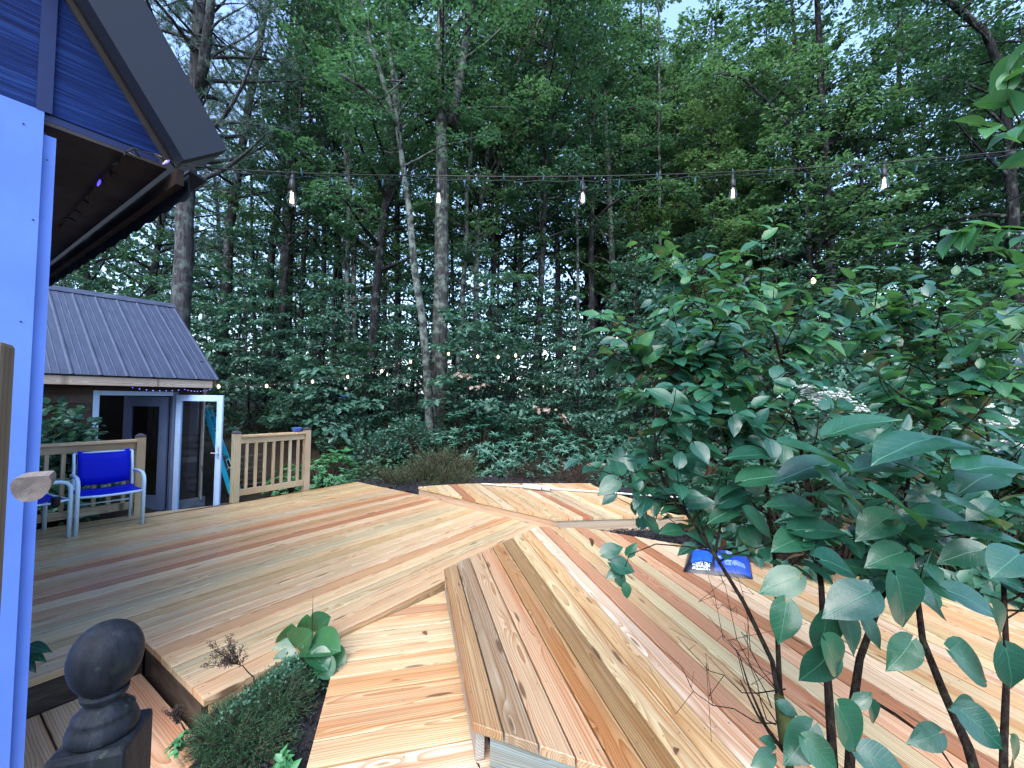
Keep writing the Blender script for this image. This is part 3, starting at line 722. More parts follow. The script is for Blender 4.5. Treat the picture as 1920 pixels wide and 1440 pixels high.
# rake fascia and its soffit
OF = .15
fi0, fo0, = gp(345, 300, OF), gp(425, 281, OF); fi1 = gp(165, 0, OF)
dirr = (fi1 - fi0).normalized(); 
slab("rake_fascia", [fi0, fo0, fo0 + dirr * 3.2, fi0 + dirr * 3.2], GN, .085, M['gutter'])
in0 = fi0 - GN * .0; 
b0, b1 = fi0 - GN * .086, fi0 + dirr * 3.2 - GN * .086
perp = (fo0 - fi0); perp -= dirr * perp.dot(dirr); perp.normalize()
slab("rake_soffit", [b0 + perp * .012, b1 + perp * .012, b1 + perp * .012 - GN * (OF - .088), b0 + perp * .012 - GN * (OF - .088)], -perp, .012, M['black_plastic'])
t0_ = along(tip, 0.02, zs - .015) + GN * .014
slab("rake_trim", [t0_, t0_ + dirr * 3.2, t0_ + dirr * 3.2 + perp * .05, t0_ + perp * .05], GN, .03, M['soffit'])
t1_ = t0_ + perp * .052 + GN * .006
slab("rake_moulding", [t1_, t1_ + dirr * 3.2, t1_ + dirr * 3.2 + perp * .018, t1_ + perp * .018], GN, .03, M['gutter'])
# eave fascia running back along the side of the house
EV = az(-55.6)
e_in = fi0 - perp * .0; ea = gp(357, 312, OF - .02)
ef = ea + EV * .075
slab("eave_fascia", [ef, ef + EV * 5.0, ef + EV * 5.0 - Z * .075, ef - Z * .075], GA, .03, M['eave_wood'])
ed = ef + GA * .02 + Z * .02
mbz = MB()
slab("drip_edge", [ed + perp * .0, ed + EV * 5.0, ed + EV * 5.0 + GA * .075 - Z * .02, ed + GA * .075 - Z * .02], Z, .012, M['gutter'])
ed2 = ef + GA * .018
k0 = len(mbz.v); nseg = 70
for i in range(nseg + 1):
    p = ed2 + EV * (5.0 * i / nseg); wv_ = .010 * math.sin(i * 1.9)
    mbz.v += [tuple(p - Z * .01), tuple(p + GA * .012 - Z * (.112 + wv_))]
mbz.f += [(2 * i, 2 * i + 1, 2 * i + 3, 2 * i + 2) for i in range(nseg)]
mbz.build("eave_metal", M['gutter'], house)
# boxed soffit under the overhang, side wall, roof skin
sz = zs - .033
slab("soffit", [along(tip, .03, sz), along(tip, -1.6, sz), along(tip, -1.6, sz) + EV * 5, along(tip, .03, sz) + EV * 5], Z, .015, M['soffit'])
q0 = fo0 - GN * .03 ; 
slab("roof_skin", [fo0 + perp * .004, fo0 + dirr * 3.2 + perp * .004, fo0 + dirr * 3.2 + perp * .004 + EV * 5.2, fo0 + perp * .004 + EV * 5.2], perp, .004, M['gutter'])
# corner trim boards and walls
ctop = zs - .036
cA = P0.copy(); 
c1 = on_plane(83, 240, P0, GN); 
def corner_board(name, a0, a1, off, th, ztop, mat):
    p = P0 + GN * off
    return slab(name, [along(p, a0, -.35), along(p, a1, -.35), along(p, a1, ztop), along(p, a0, ztop)], GN, th, mat)
a_s = (c1 - P0).dot(GA)
corner_board("corner_board", a_s, .0, -.012, .06, zs - .085, M['white_paint'])
corner_board("corner_board", a_s - .16, a_s - .003, .010, .05, zs - .001, M['white_paint'])
corner_board("wall", a_s - 4.0, a_s - .165, .0, .05, zs - .035, M['white_paint'])
wp0 = along(P0, -.02, 0) - GN * .075
slab("side_wall", [wp0 + Z * -.35, wp0 + EV * 5 + Z * -.35, wp0 + EV * 5 + Z * (zs - .05), wp0 + Z * (zs - .05)], GA, .05, M['white_paint'])

nl = MB()
for (u, v) in ((44, 232), (62, 412), (39, 603), (88, 300)):
    q = on_plane(u, v, P0 + GN * .0125, GN); nl.lathe([(.0035, 0), (.003, .001)], q, 8, ax=GN)
nl.build("nail_heads", M['black_plastic'], house)
# rough timber post with log end at the very edge of the view
tp = thing("timber_post", at(-20, 1200, .62), "rough weathered timber post at the picture's left edge with a log end", "post")
pc = at(-16, 900, .62); 
yy_ = Vector((.78, .62, 0)).normalized(); xx_ = Vector((.62, -.78, 0)).normalized()
zt = at(20, 643, .60).z
mb = MB().box((0, 0, 0), (.9, 0, 0), (0, .032, 0), (0, 0, .032))
pw0 = at(42, 700, .60); pcx = pw0 - yy_ * .032 - xx_ * .0 - Vector((0, 0, pw0.z)) 
mw = Matrix.Translation((pcx.x - .02, pcx.y, zt - .9)) @ Matrix((Z, yy_, xx_)).transposed().to_4x4()
o = link("post_body", mb.mesh("post_body"), M['old_wood'], tp, mw); bv = o.modifiers.new("bevel", 'BEVEL'); bv.width = .006; bv.segments = 2
lc = at(58, 912, .70); lax = (CAM - lc); lax = Vector((lax.x * .6 + .3, lax.y * .8 - .2, .1)).normalized()
prof = []; n_ = 20
ring = []
lr = lax.cross(Z).normalized(); lu = lr.cross(lax)
mbl = MB(); rr = .0215; vs = []
for s_ in (0.0, -.25):
    for k in range(n_):
        a = 2 * math.pi * k / n_; yv = math.sin(a); yv = min(yv, .62) if yv > 0 else yv
        vs.append(lc + lax * s_ + lr * (math.cos(a) * rr * (1.05 + .05 * math.sin(3 * a))) + lu * yv * rr * 1.15)
mbl.add(vs, [tuple(range(n_))] + [(k, n_ + k, n_ + (k + 1) % n_, (k + 1) % n_) for k in range(n_)] + [tuple(range(2 * n_ - 1, n_ - 1, -1))])
inv = (Matrix.Translation(lc) @ Matrix((lax, lr, lu)).transposed().to_4x4())
mbl.v = [tuple(inv.inverted() @ Vector(p)) for p in mbl.v]
t = NT("log_end_grain"); tc = t.n('TexCoord').outputs['Object']; s = t.n('SeparateXYZ', {0: tc}).outputs
r_ = t.m2('SQRT', t.m2('ADD', t.m2('MULTIPLY', s[1], s[1]), t.m2('MULTIPLY', t.m2('ADD', s[2], .012), t.m2('ADD', s[2], .012))))
r_ = t.m2('ADD', r_, t.m2('MULTIPLY', t.noise(tc, 40, 3), .006)); sw_ = t.m2('FRACT', t.m2('MULTIPLY', r_, 260))
c = t.mix(t.m2('MULTIPLY', sw_, .5), (.17, .145, .13), (.085, .07, .062)); c = t.mix(t.rng(t.noise(tc, 60, 5), .5, .7, 0, .6), c, (.26, .24, .22))
t.set(col=c, rough=.85); t.bump(t.m2('ADD', sw_, t.noise(tc, 90, 4)), .4, .002); M['log_end'] = t.m
link("log_end", mbl.mesh("log_end"), M['log_end'], tp, inv)

# newel post with egg finial
nc = at(197, 1290, .74)
newel = thing("newel_post", (nc.x, nc.y, -.2), "dark mossy square post topped with an egg-shaped finial", "post")
rz = R(18); nx1 = Vector((math.cos(rz), math.sin(rz), 0)); ny1 = Vector((-math.sin(rz), math.cos(rz), 0))
ptop = nc.z - .075
MB().box((nc.x, nc.y, (ptop - .3) / 2), nx1 * .053, ny1 * .053, Z * (ptop + .3) / 2).build("shaft", M['finial'], newel, bevel=.008)
prof = [(.044, 0), (.048, .006), (.049, .014), (.045, .026), (.040, .033), (.042, .037), (.038, .040), (.030, .050), (.026, .055), (.026, .059), (.031, .064), (.033, .070), (.033, .073)]
MB().lathe(prof, (nc.x, nc.y, ptop), 32).build("collar", M['finial'], newel, True)
egg = []
for k in range(17):
    a = math.pi * (k / 16); zz = -math.cos(a); rr = math.sin(a) * (1 + .06 * zz)
    egg.append((max(.0005, rr * .051), .060 + zz * .062))
MB().lathe(egg, (nc.x, nc.y, ptop + .066), 36).build("finial", M['finial'], newel, True)

# ------------------------------------------------------------------ things on the platforms
a, b = at(905, 909, 6.55), at(1232, 931, 5.75)
a = on_z(903, 907, .165); b = on_z(1235, 930, .165)
pole = thing("pole", (a + b) / 2, "long white pole with a thick pale sleeve lying across the far platform", "pole")
d = (b - a).normalized()
MB().tube([a, a + d * .6, a + d * 1.0], [.009, .011, .013], 10).build("rod", M['pale_rod'], pole, True)
MB().tube([a + d * 1.0, b, b + d * .25], [.011, .010, .010], 10).build("rod", M['pale_rod'], pole, True)
s0, s1 = on_z(981, 911, .19), on_z(1031, 916, .19)
MB().tube([s0, s0 + (s1 - s0) * .70], [.036, .036], 18).build("sleeve", M['pale_foam'], pole, True)
MB().tube([s0 + (s1 - s0) * .70, s0 + (s1 - s0) * .735], [.033, .033], 18).build("band", M['black_plastic'], pole, True)
MB().tube([s0 + (s1 - s0) * .735, s1], [.036, .036], 18).build("sleeve", M['pale_foam'], pole, True)

# bag of mulch
t = NT("printed_bag"); tc = t.n('TexCoord').outputs['UV']; s = t.n('SeparateXYZ', {0: tc}).outputs
px = lambda a0, a1, v0, v1: t.m2('MULTIPLY', t.m2('MULTIPLY', t.m2('GREATER_THAN', s[0], a0), t.m2('LESS_THAN', s[0], a1)), t.m2('MULTIPLY', t.m2('GREATER_THAN', s[1], v0), t.m2('LESS_THAN', s[1], v1)))
c = t.mix(px(.10, .42, .18, .95), (.012, .013, .022), (.02, .10, .62))
c = t.mix(px(.46, .98, .04, .96), c, (.018, .055, .34))
br = t.n('TexBrick', {'Vector': tc, 'Scale': 9.0, 'Color1': (1, 1, 1, 1), 'Color2': (.2, .2, .2, 1), 'Mortar': (0, 0, 0, 1), 'Mortar Size': .035, 'Brick Width': .16, 'Row Height': .55}).outputs[0]
rough_n = t.noise(tc, 42, 2); ink = t.m2('MULTIPLY', t.m2('GREATER_THAN', rough_n, .50), 1.0)
for (a0, a1, v0, v1, cc) in ((.13, .39, .04, .15, (.5, .62, .75)), (.16, .30, .72, .84, (.45, .65, .75)), (.62, .78, .55, .75, (.4, .5, .7)), (.8, .95, .7, .8, (.4, .5, .7)), (.45, .56, .3, .42, (.4, .5, .6)), (.6, .9, .15, .3, (.25, .38, .75))):
    c = t.mix(t.m2('MULTIPLY', px(a0, a1, v0, v1), ink), c, cc)
t.set(col=c, rough=.28, spec=.5); t.bump(t.noise(t.n('TexCoord').outputs['Object'], 16, 4), .35, .01); M['bag'] = t.m
bl, br_, bt, btr = on_z(1281, 1066, .17), on_z(1412, 1080, .17), on_z(1290, 1026, .19), on_z(1405, 1036, .19)
bx_ = (br_ - bl); by_ = ((bt - bl) + (btr - br_)) / 2; nU, nV = 22, 14; V_ = []; UV_ = []
for j in range(nV + 1):
    for i in range(nU + 1):
        fu, fv = i / nU, j / nV; eu, ev = min(fu, 1 - fu) * 2, min(fv, 1 - fv) * 2
        puff = (1 - (1 - eu) ** 4) ** .6 * (1 - (1 - ev) ** 3) ** .6 if eu * ev > 0 else 0
        p = bl + bx_ * fu + by_ * fv; pinch = .06 * (1 - abs(2 * fv - 1))* (1 if fu in (0, 1) else 0)
        zz = .145 + .085 * puff + .006 * math.sin(fu * 23 + fv * 9) * puff + .005 * math.sin(fv * 31 - fu * 12) * puff
        V_.append((p.x, p.y, zz)); UV_.append((fu, fv))
Fq = [(j * (nU + 1) + i, j * (nU + 1) + i + 1, (j + 1) * (nU + 1) + i + 1, (j + 1) * (nU + 1) + i) for j in range(nV) for i in range(nU)]
bm_ = np_mesh("mulch_bag", np.array(V_), np.array(Fq), np.array(UV_)); bm_.shade_smooth()
bag = tag(link("mulch_bag", bm_, M['bag']), "blue and black printed plastic bag lying on the platform", "bag")

# ------------------------------------------------------------------ string lights
def bulb(root, top, size=1.0, lit='filament', simple=False):
    k = size
    if simple:
        MB().lathe([(.004, 0), (.018, .012), (.023, .032), (.016, .052), (.006, .064)], top - Z * .07 * k, 10).build("bulb", M['warm_bulb'], root, True); return
    so_ = MB().lathe([(.006, 0), (.010, -.004), (.010, -.03), (.017, -.034), (.019, -.085), (.017, -.088)][::-1], top, 14).build("socket", M['black_plastic'], root, True)
    MB().lathe([(.013, 0), (.015, -.012), (.024, -.032), (.029, -.055), (.027, -.075), (.018, -.094), (.003, -.103)][::-1], top - Z * .087, 16).build("bulb", M['glass'], so_, True)
    f = MB()
    for i in range(6):
        a = i * math.pi / 3; f.tube([top - Z * .105 + Vector((math.cos(a) * .005, math.sin(a) * .005, 0)), top - Z * .165 + Vector((math.cos(a) * .011, math.sin(a) * .011, 0))], .0016, 4)
    f.build("filament", M['filament'], so_)
def wire(pts, sag, n=24):
    out = []
    for i in range(len(pts) - 1):
        for k in range(n):
            f_ = k / n; p = pts[i].lerp(pts[i + 1], f_); p = p - Z * (sag[i] * 4 * f_ * (1 - f_)); out.append(p)
    out.append(pts[-1]); return out
# A: from the eave corner across the deck to the right
wa = [at(366, 314, 2.12), at(800, 329, 3.05), at(1375, 322, 3.1), at(1940, 278, 2.9), at(2150, 250, 2.8)]
ra = thing("string_light", wa[0], "string of clear lit bulbs running from the eave across the whole view", "string light")
pa = wire(wa, [.012, .02, .02, .0])
MB().tube(pa, .0042, 6).build("wire", M['black_plastic'], ra, True)
for (u, v, d) in ((549, 322, 2.50), (800 + 23, 331, 3.05), (1093, 331, 3.10), (1374, 323, 3.1), (1657, 303, 3.0)):
    tp_ = at(u, v, d); MB().tube([tp_ + Z * .005, tp_ - Z * .035], [.007, .004], 6).build("hanger", M['black_plastic'], ra); bulb(ra, tp_ - Z * .02)
M['mini_wire'] = paint('dark_green_wire', (.008, .02, .035), .4, .1, 0)
# twisted mini lights along the same run
rb = thing("fairy_light_string", wa[0] - Z * .02, "thin wire of unlit teal mini lights twisted along the upper bulb string", "fairy lights")
pb = wire([p + Vector((0, 0, -.012 * min(i, 1) - .012)) for i, p in enumerate(wa)], [.02, .03, .035, .0], 40)
tw = []
for i, p in enumerate(pb): tw.append(p + Vector((0, math.cos(i * 1.3) * .004, math.sin(i * 1.3) * .006)))
MB().tube(tw, .0022, 5).build("wire", M['mini_wire'], rb, True)
M['mini'] = paint("mini_light_holder", (.008, .055, .085), .4, .1, 0)
for i in range(5, len(pb) - 42, 5):
    p = pb[i]; dr = Vector((random.uniform(-.4, .4), random.uniform(-.3, .3), random.choice((-1, -1, -1, .9)))).normalized()
    MB().tube([p, p + dr * .018, p + dr * .038, p + dr * .052], [.0045, .006, .005, .001], 6).build("mini_light", M['mini'], rb, True)
# mini lights trailing over the soffit
rs = thing("soffit_light_string", at(300, 290, 1.9), "dark mini lights stapled along the underside of the house eave", "fairy lights")
path = [(352, 312), (318, 300), (290, 289), (252, 277), (236, 284), (225, 300), (205, 320), (188, 337), (172, 355), (157, 374), (140, 392), (128, 408), (118, 421)]
zz = sz - .022
pts3 = [on_z(u, v, zz) for u, v in path]
MB().tube(wire(pts3, [.004] * (len(pts3) - 1), 5), .0026, 5).build("wire", M['black_plastic'], rs, True)
for i, p in enumerate(pts3[1:]):
    for s_ in (1, -1):
        dr = Vector((random.uniform(-.8, .8), random.uniform(-.8, .8), -.35)).normalized()
        MB().tube([p, p + dr * .02, p + dr * .038], [.004, .0055, .003], 6).build("mini_light", M['led_blue'] if i in (0, 6) and s_ > 0 else M['black_plastic'], rs)
# B: long run sagging from the near right down to the woods and back to the shed
pbk = [(1990, 330, 2.9), (1775, 425, 3.6), (1525, 522, 4.6), (1247, 612, 6.0), (1157, 633, 6.9), (1077, 650, 7.4), (1022, 658, 7.8), (967, 664, 8.1), (934, 667, 8.3), (896, 666, 8.45), (841, 661, 8.6),
       (770, 676, 8.6), (716, 693, 8.5), (652, 704, 8.3), (586, 713, 8.0), (500, 721, 7.7), (410, 722, 7.45)]
rc_ = thing("string_light", at(410, 722, 7.45), "string of small lit bulbs looping from the right through the woods to the shed", "string light")
p3 = [at(*q) for q in pbk]
MB().tube(wire(p3, [.01] * (len(p3) - 1), 6), .005, 5).build("wire", M['black_plastic'], rc_, True)
for i, q in enumerate(p3):
    if i == 0: continue
    if i == 1: bulb(rc_, q + Z * .0)
    else: bulb(rc_, q + Z * .012, simple=True)
rd = thing("fairy_light_string", at(700, 690, 9.2), "cool white fairy lights swagged from the shed eave along the wood's edge", "fairy lights")
pd = wire([at(412, 722, 7.5), at(586, 716, 8.0), at(700, 697, 8.5), at(760, 672, 8.6)], [.03, .02, .02], 12)
MB().tube(pd, .003, 4).build("wire", M['black_plastic'], rd, True)
for p in pd[1::1]: MB().lathe([(.001, 0), (.004, .003), (.005, .007), (.001, .011)], p - Z * .015 + Vector((random.uniform(-.03, .03), 0, random.uniform(-.03, .02))), 6).build("mini_light", M['led_white'], rd)
re_ = thing("fairy_light_string", at(330, 736, 7.3), "deep blue fairy lights hanging under the shed eave above the door", "fairy lights")
pe = wire([sp(-.62, OH - .08, EZ - .155), sp(.05, OH - .08, EZ - .165), sp(ER - .12, OH - .08, EZ - .16)], [.035, .03], 8)
MB().tube(pe, .003, 4).build("wire", M['black_plastic'], re_, True)
for p in pe: MB().lathe([(.001, 0), (.007, .004), (.009, .01), (.001, .018)], p - Z * .014, 6).build("mini_light", M['led_blue'], re_)
rf = thing("fairy_light_string", at(1250, 712, 8.5), "faint fairy lights drooping through the shrubs behind the far platform", "fairy lights")
pf_ = wire([at(930, 680, 8.3), at(1040, 708, 8.0), at(1180, 722, 7.4), at(1390, 718, 6.4), at(1560, 700, 5.4)], [.02] * 4, 9)
MB().tube(pf_, .003, 4).build("wire", M['black_plastic'], rf, True)
for p in pf_: MB().lathe([(.001, 0), (.003, .002), (.0035, .005), (.001, .008)], p - Z * .014, 6).build("mini_light", M['led_white'], rf)


# ------------------------------------------------------------------ vegetation tools
def unit(a): return a / np.maximum(np.linalg.norm(a, axis=-1, keepdims=True), 1e-9)
class Leaves:
    """collects leaves as arrays: base point, direction, normal, length, width"""
    def __init__(s): s.p, s.d, s.n, s.l, s.w = [], [], [], [], []
    def add(s, p, d, n, l, w):
        p = np.atleast_2d(p); k = len(p)
        s.p.append(p); s.d.append(np.broadcast_to(d, (k, 3))); s.n.append(np.broadcast_to(n, (k, 3)))
        s.l.append(np.broadcast_to(l, (k,))); s.w.append(np.broadcast_to(w, (k,)))
    def mesh(s, name, shape='diamond', fold=.12, droop=.12):
        p = np.concatenate(s.p); d = unit(np.concatenate(s.d)); n = np.concatenate(s.n); l = np.concatenate(s.l)[:, None]; w_ = np.concatenate(s.w)[:, None]
        sd = unit(np.cross(n, d)); n = np.cross(d, sd)
        if shape == 'diamond': prof = [(0, 0), (.45, .5), (1, 0), (.45, -.5)]; tri = [(0, 2, 1), (0, 3, 2)]
        elif shape == 'blade': prof = [(0, .5), (0, -.5), (1, 0)]; tri = [(0, 1, 2)]
        elif shape == 'lobed': prof = [(0, 0), (.12, .34), (.42, .26), (.55, .52), (1, 0), (.55, -.52), (.42, -.26), (.12, -.34)]; tri = [(0, 2, 1), (0, 4, 2), (2, 4, 3), (0, 6, 4), (6, 5, 4), (0, 7, 6)]
        else: prof = [(0, 0), (.22, .40), (.55, .46), (1, 0), (.55, -.46), (.22, -.40)]; tri = [(0, 2, 1), (0, 3, 2), (0, 4, 3), (0, 5, 4)]
        V = np.stack([p + d * (l * a) + sd * (w_ * b) + n * (l * (fold * abs(b) * 2 - droop * a * a)) for a, b in prof], 1)
        k = len(prof); T = np.array(tri); F = (np.arange(len(p)) * k)[:, None, None] + T[None]
        return np_mesh(name, V.reshape(-1, 3), F.reshape(-1, 3))
def rvec(g, k, s=1.0): return g.normal(0, s, (k, 3))
def spray(L, g, o, d, length, k, ll, flat=.35, wid=.45, lw=.68, droop=.25):
    """a flattish leafy twig"""
    o = np.array(o); d = np.array(d) / np.linalg.norm(d); sd = np.cross(d, [0, 0, 1.0]); sd = sd / max(np.linalg.norm(sd), 1e-6)
    t_ = g.uniform(.08, 1.05, k); sg = g.uniform(-1, 1, k)
    p = o + d * (length * t_)[:, None] + sd * (sg * wid * length * (1.05 - .55 * t_))[:, None]
    p[:, 2] += g.normal(0, .045, k) * length - droop * .35 * length * t_ * t_ - .10 * length * np.abs(sg)
    dr = unit(d * g.uniform(.2, 1, (k, 1)) + sd * (sg * 1.2)[:, None] + rvec(g, k, .25) + np.array([0, 0, -droop]))
    nn = unit(np.array([0, 0, 1.0]) + rvec(g, k, flat))
    s_ = g.uniform(.65, 1.2, k)
    L.add(p, dr, nn, ll * s_, ll * lw * s_)
def curve(g, p0, d0, length, k, bend=.25, lift=0.0):
    pts = [Vector(p0)]; d = Vector(d0).normalized()
    for i in range(k):
        d = (d + Vector(g.normal(0, bend, 3)) * .5 + Vector((0, 0, lift))).normalized(); pts.append(pts[-1] + d * (length / k))
    return pts
def crown_on(mb, L, g, trunk, r0, base_f, rad, nl, per, ll, tw=.38, elev=(15, 50), kind='leaf', stub=False, tiprad=.25):
    """limbs, twigs and leaves on a trunk polyline"""
    n_ = len(trunk); tot = n_ - 1
    for i in range(nl):
        f = base_f + (1 - base_f) * ((i + g.uniform(0, .9)) / nl); q = min(f, .985) * tot; j = int(q); p = trunk[j].lerp(trunk[min(j + 1, tot)], q - j)
        rel = (f - base_f) / max(1 - base_f, 1e-6); a = i * 2.399 + g.uniform(-.5, .5)
        ln = rad * (1 - (1 - tiprad) * rel ** 1.4) * g.uniform(.65, 1.12)
        e = R(g.uniform(*elev)) * (1 if kind == 'leaf' else .6)
        d = Vector((math.cos(a) * math.cos(e), math.sin(a) * math.cos(e), math.sin(e)))
        pts = curve(g, p, d, ln, 6, .22, -.045 if kind == 'leaf' else .02)
        rl = max(.012, r0 * (1 - f) * .5 + .008)
        mb.tube(pts, [rl * (1 - k / 7) + .003 for k in range(7)], 5, False)
        m = max(3, int(ln / tw)); 
        for k in range(m):
            fq = (.22 + .78 * (k + .5) / m) * 6; jj = min(5, int(fq)); o = pts[jj].lerp(pts[jj + 1], fq - jj); dl = (pts[jj + 1] - pts[jj]).normalized()
            side = dl.cross(Z); side = side.normalized() if side.length > .05 else Vector((1, 0, 0))
            sg = 1 if k % 2 else -1; td = (dl * g.uniform(.3, .9) + side * sg * g.uniform(.5, 1.1) + Z * g.uniform(-.15, .35)).normalized()
            tl = g.uniform(.55, 1.0) * (.35 + .16 * rad) * (1.1 - .35 * k / m)
            mb.tube([o, o + td * tl * .5, o + td * tl * .95 - Z * .03], [.008, .005, .002], 3, False)
            if kind == 'leaf': spray(L, g, o, td, tl * 1.1, per, ll)
            else: tufts(L, g, o, td, tl, per, ll)
        if kind == 'leaf': spray(L, g, pts[-2], (pts[-1] - pts[-2]), tl * 1.3, int(per * 1.3), ll)
        else: tufts(L, g, pts[-2], (pts[-1] - pts[-2]).normalized(), tl, per, ll)
def tufts(L, g, o, td, tl, per, ll):
    o = np.array(o); td = np.array(td)
    for q in range(5):
        c = o + td * tl * (.25 + .19 * q) + g.normal(0, .07, 3); k = per
        dr = unit(rvec(g, k, 1.0) * .8 + td * .8 + np.array([0, 0, .35])); L.add(c + rvec(g, k, .02), dr, rvec(g, k), ll * g.uniform(.7, 1.2, k), .011)
def tree_thing(name, label, cat, loc, group, tm, lm, bark, leaf, foliage='crown', trunk_name='trunk'):
    r_ = thing(name, loc, label, cat, group)
    a = link(trunk_name, tm, bark); a.parent = r_
    if lm is not None: b = link(foliage, lm, leaf); b.parent = r_
    return r_
def proto_tree(seed, H, base_f, rad, nl, per, ll, r0, kind='leaf', lean=.3, elev=(15, 50), tw=.38, shape='diamond'):
    g = np.random.default_rng(seed); mb = MB(); L = Leaves(); k = 12
    tr = [Vector((0, 0, -.3))]; d = Vector((g.normal(0, .04) * lean, g.normal(0, .04) * lean, 1))
    for i in range(k):
        d = (d + Vector((g.normal(0, .035), g.normal(0, .035), 0)) * lean).normalized(); tr.append(tr[-1] + d * (H + .3) / k)
    mb.tube(tr, [r0 * (1.25 if i == 0 else 1) * (1 - .9 * i / k) + .008 for i in range(k + 1)], 8)
    crown_on(mb, L, g, tr, r0, base_f, rad, nl, per, ll, tw, elev, kind)
    return mb.mesh("trunk", True), L.mesh("crown", 'blade' if kind == 'pine' else shape)

# ------------------------------------------------------------------ the trees one can pick out
def photo_tree(name, label, cat, pts, dist, wpx, bark, forks=(), crown=None, leaf=None, seed=1, kind='leaf', group=None, top=4.0, dist2=None):
    """trunk drawn through sight points at one distance, continued to the ground and above the frame"""
    g = np.random.default_rng(seed); d2 = dist2 or dist
    tr = [at(u, v, dist + (d2 - dist) * i / max(1, len(pts) - 1)) for i, (u, v) in enumerate(pts)]
    low = tr[0]; dirn = (tr[0] - tr[1]).normalized(); zg = gz(low.x, low.y) - .15
    if low.z > zg + .05: base = low + dirn * ((low.z - zg) / max(.2, -dirn.z)); tr = [Vector((base.x, base.y, zg))] + tr
    tr = tr + [tr[-1] + (tr[-1] - tr[-2]).normalized() * top * .5, tr[-1] + (tr[-1] - tr[-2]).normalized() * top]
    # resample
    out = []; 
    for i in range(len(tr) - 1):
        seg = max(1, int((tr[i + 1] - tr[i]).length / .8))
        for k in range(seg): out.append(tr[i].lerp(tr[i + 1], k / seg))
    out.append(tr[-1]); base = out[0].copy(); Ht = out[-1].z - base.z
    for i in range(1, len(out) - 1): out[i] = out[i] + Vector((g.normal(0, .018), g.normal(0, .018), 0))
    loc = [p - base for p in out]; r0 = wpx / FPX * dist / 2
    mb = MB(); L = Leaves()
    rad = [r0 * (1.22 if i == 0 else 1) * (1 - .62 * (p.z / max(Ht, .1))) for i, p in enumerate(loc)]
    mb.tube(loc, rad, 10)
    for fk in forks:
        fp_ = [at(u, v, dist + dd_) - base for u, v, dd_ in fk]
        fr_ = r0 * (.62 if name != 'oak_tree' else .42); mb.tube(fp_, [fr_ * (1 - .55 * i / (len(fp_) - 1)) for i in range(len(fp_))], 7)
        if crown: crown_on(mb, L, g, fp_, fr_ * .7, .3, crown['rad'] * .7, max(3, crown['nl'] // 3), crown['per'], crown['ll'], kind=kind)
    if crown: crown_on(mb, L, g, loc, r0, crown['base'], crown['rad'], crown['nl'], crown['per'], crown['ll'], crown.get('tw', .38), crown.get('elev', (15, 50)), kind)
    lm = L.mesh("crown", 'blade' if kind == 'pine' else 'diamond') if crown else None
    return tree_thing(name, label, cat, base, group, mb.mesh("trunk", True), lm, M[bark], M[leaf] if leaf else None)
mc = dict(base=.28, rad=3.5, nl=44, per=48, ll=.13)
sc_ = dict(base=.26, rad=2.0, nl=24, per=38, ll=.12)
pc_ = dict(base=.40, rad=3.4, nl=42, per=24, ll=.17, tw=.45)
photo_tree("maple_tree", "thick dark maple trunk rising at the middle of the wood's edge, patched with pale lichen", "tree",
           [(822, 826), (824, 640), (829, 350), (828, 170), (830, 0)], 11.4, 33, 'bark_maple', [[(848, 235, 0), (866, 120, .2), (885, 0, .4), (900, -150, .6)]], dict(base=.58, rad=3.0, nl=26, per=34, ll=.13), 'leaf_maple', 11)
photo_tree("maple_tree", "slim lichen-white leaning trunk just beside the thick central maple", "tree",
           [(806, 812), (800, 700), (790, 600), (778, 500), (768, 400), (758, 330), (748, 240)], 10.7, 18, 'bark_lichen',
           [[(750, 245, 0), (730, 190, 0), (705, 110, -.3), (685, 40, -.5), (668, -60, -.6)], [(750, 245, 0), (742, 150, .2), (728, 60, .4), (715, -60, .6)], [(745, 235, 0), (715, 190, -.2), (680, 165, -.6), (640, 140, -1)]],
           dict(base=.68, rad=2.2, nl=13, per=30, ll=.12), 'leaf_maple', 12, top=2.5)
photo_tree("maple_tree", "left stem of two close thin lichened trunks in mid wood", "tree", [(654, 708), (650, 600), (652, 470), (655, 330), (660, 150)], 14.0, 11, 'bark_lichen', (), sc_, 'leaf_maple', 13)
photo_tree("maple_tree", "right stem of two close thin lichened trunks in mid wood", "tree", [(664, 706), (664, 600), (661, 470), (652, 330), (640, 150)], 14.2, 11, 'bark_lichen', (), sc_, 'leaf_light', 14)
photo_tree("maple_tree", "dark leaning trunk between the twin thin stems and the white leaning one", "tree", [(692, 742), (704, 580), (714, 440), (733, 330), (748, 180), (760, 0)], 12.8, 20, 'bark_dark', (), mc, 'leaf_maple', 15)
photo_tree("pine_tree", "broad grey pine trunk standing behind the shed roof", "tree", [(335, 600), (345, 480), (352, 340), (365, 180), (376, 0)], 10.6, 37, 'bark_pine',
           [[(376, 170, 0), (383, 110, -.2), (392, 40, -.5), (404, -80, -.8)]], dict(base=.42, rad=3.4, nl=44, per=22, ll=.17, tw=.45), 'needle', 16, 'pine')
photo_tree("pine_tree", "dark bare trunk right of the broad grey pine, bending towards the upper right", "tree", [(418, 650), (426, 540), (432, 420), (450, 290), (476, 150), (505, 0)], 15.0, 20, 'bark_dark', (), pc_, 'needle', 17, 'pine')
photo_tree("pine_tree", "near-black slim trunk in front of a wide bluish-grey one", "tree", [(500, 615), (507, 500), (518, 400), (530, 300), (540, 150)], 16.0, 17, 'bark_dark', (), dict(base=.5, rad=2.4, nl=24, per=13, ll=.17, tw=.5), 'needle', 18, 'pine')
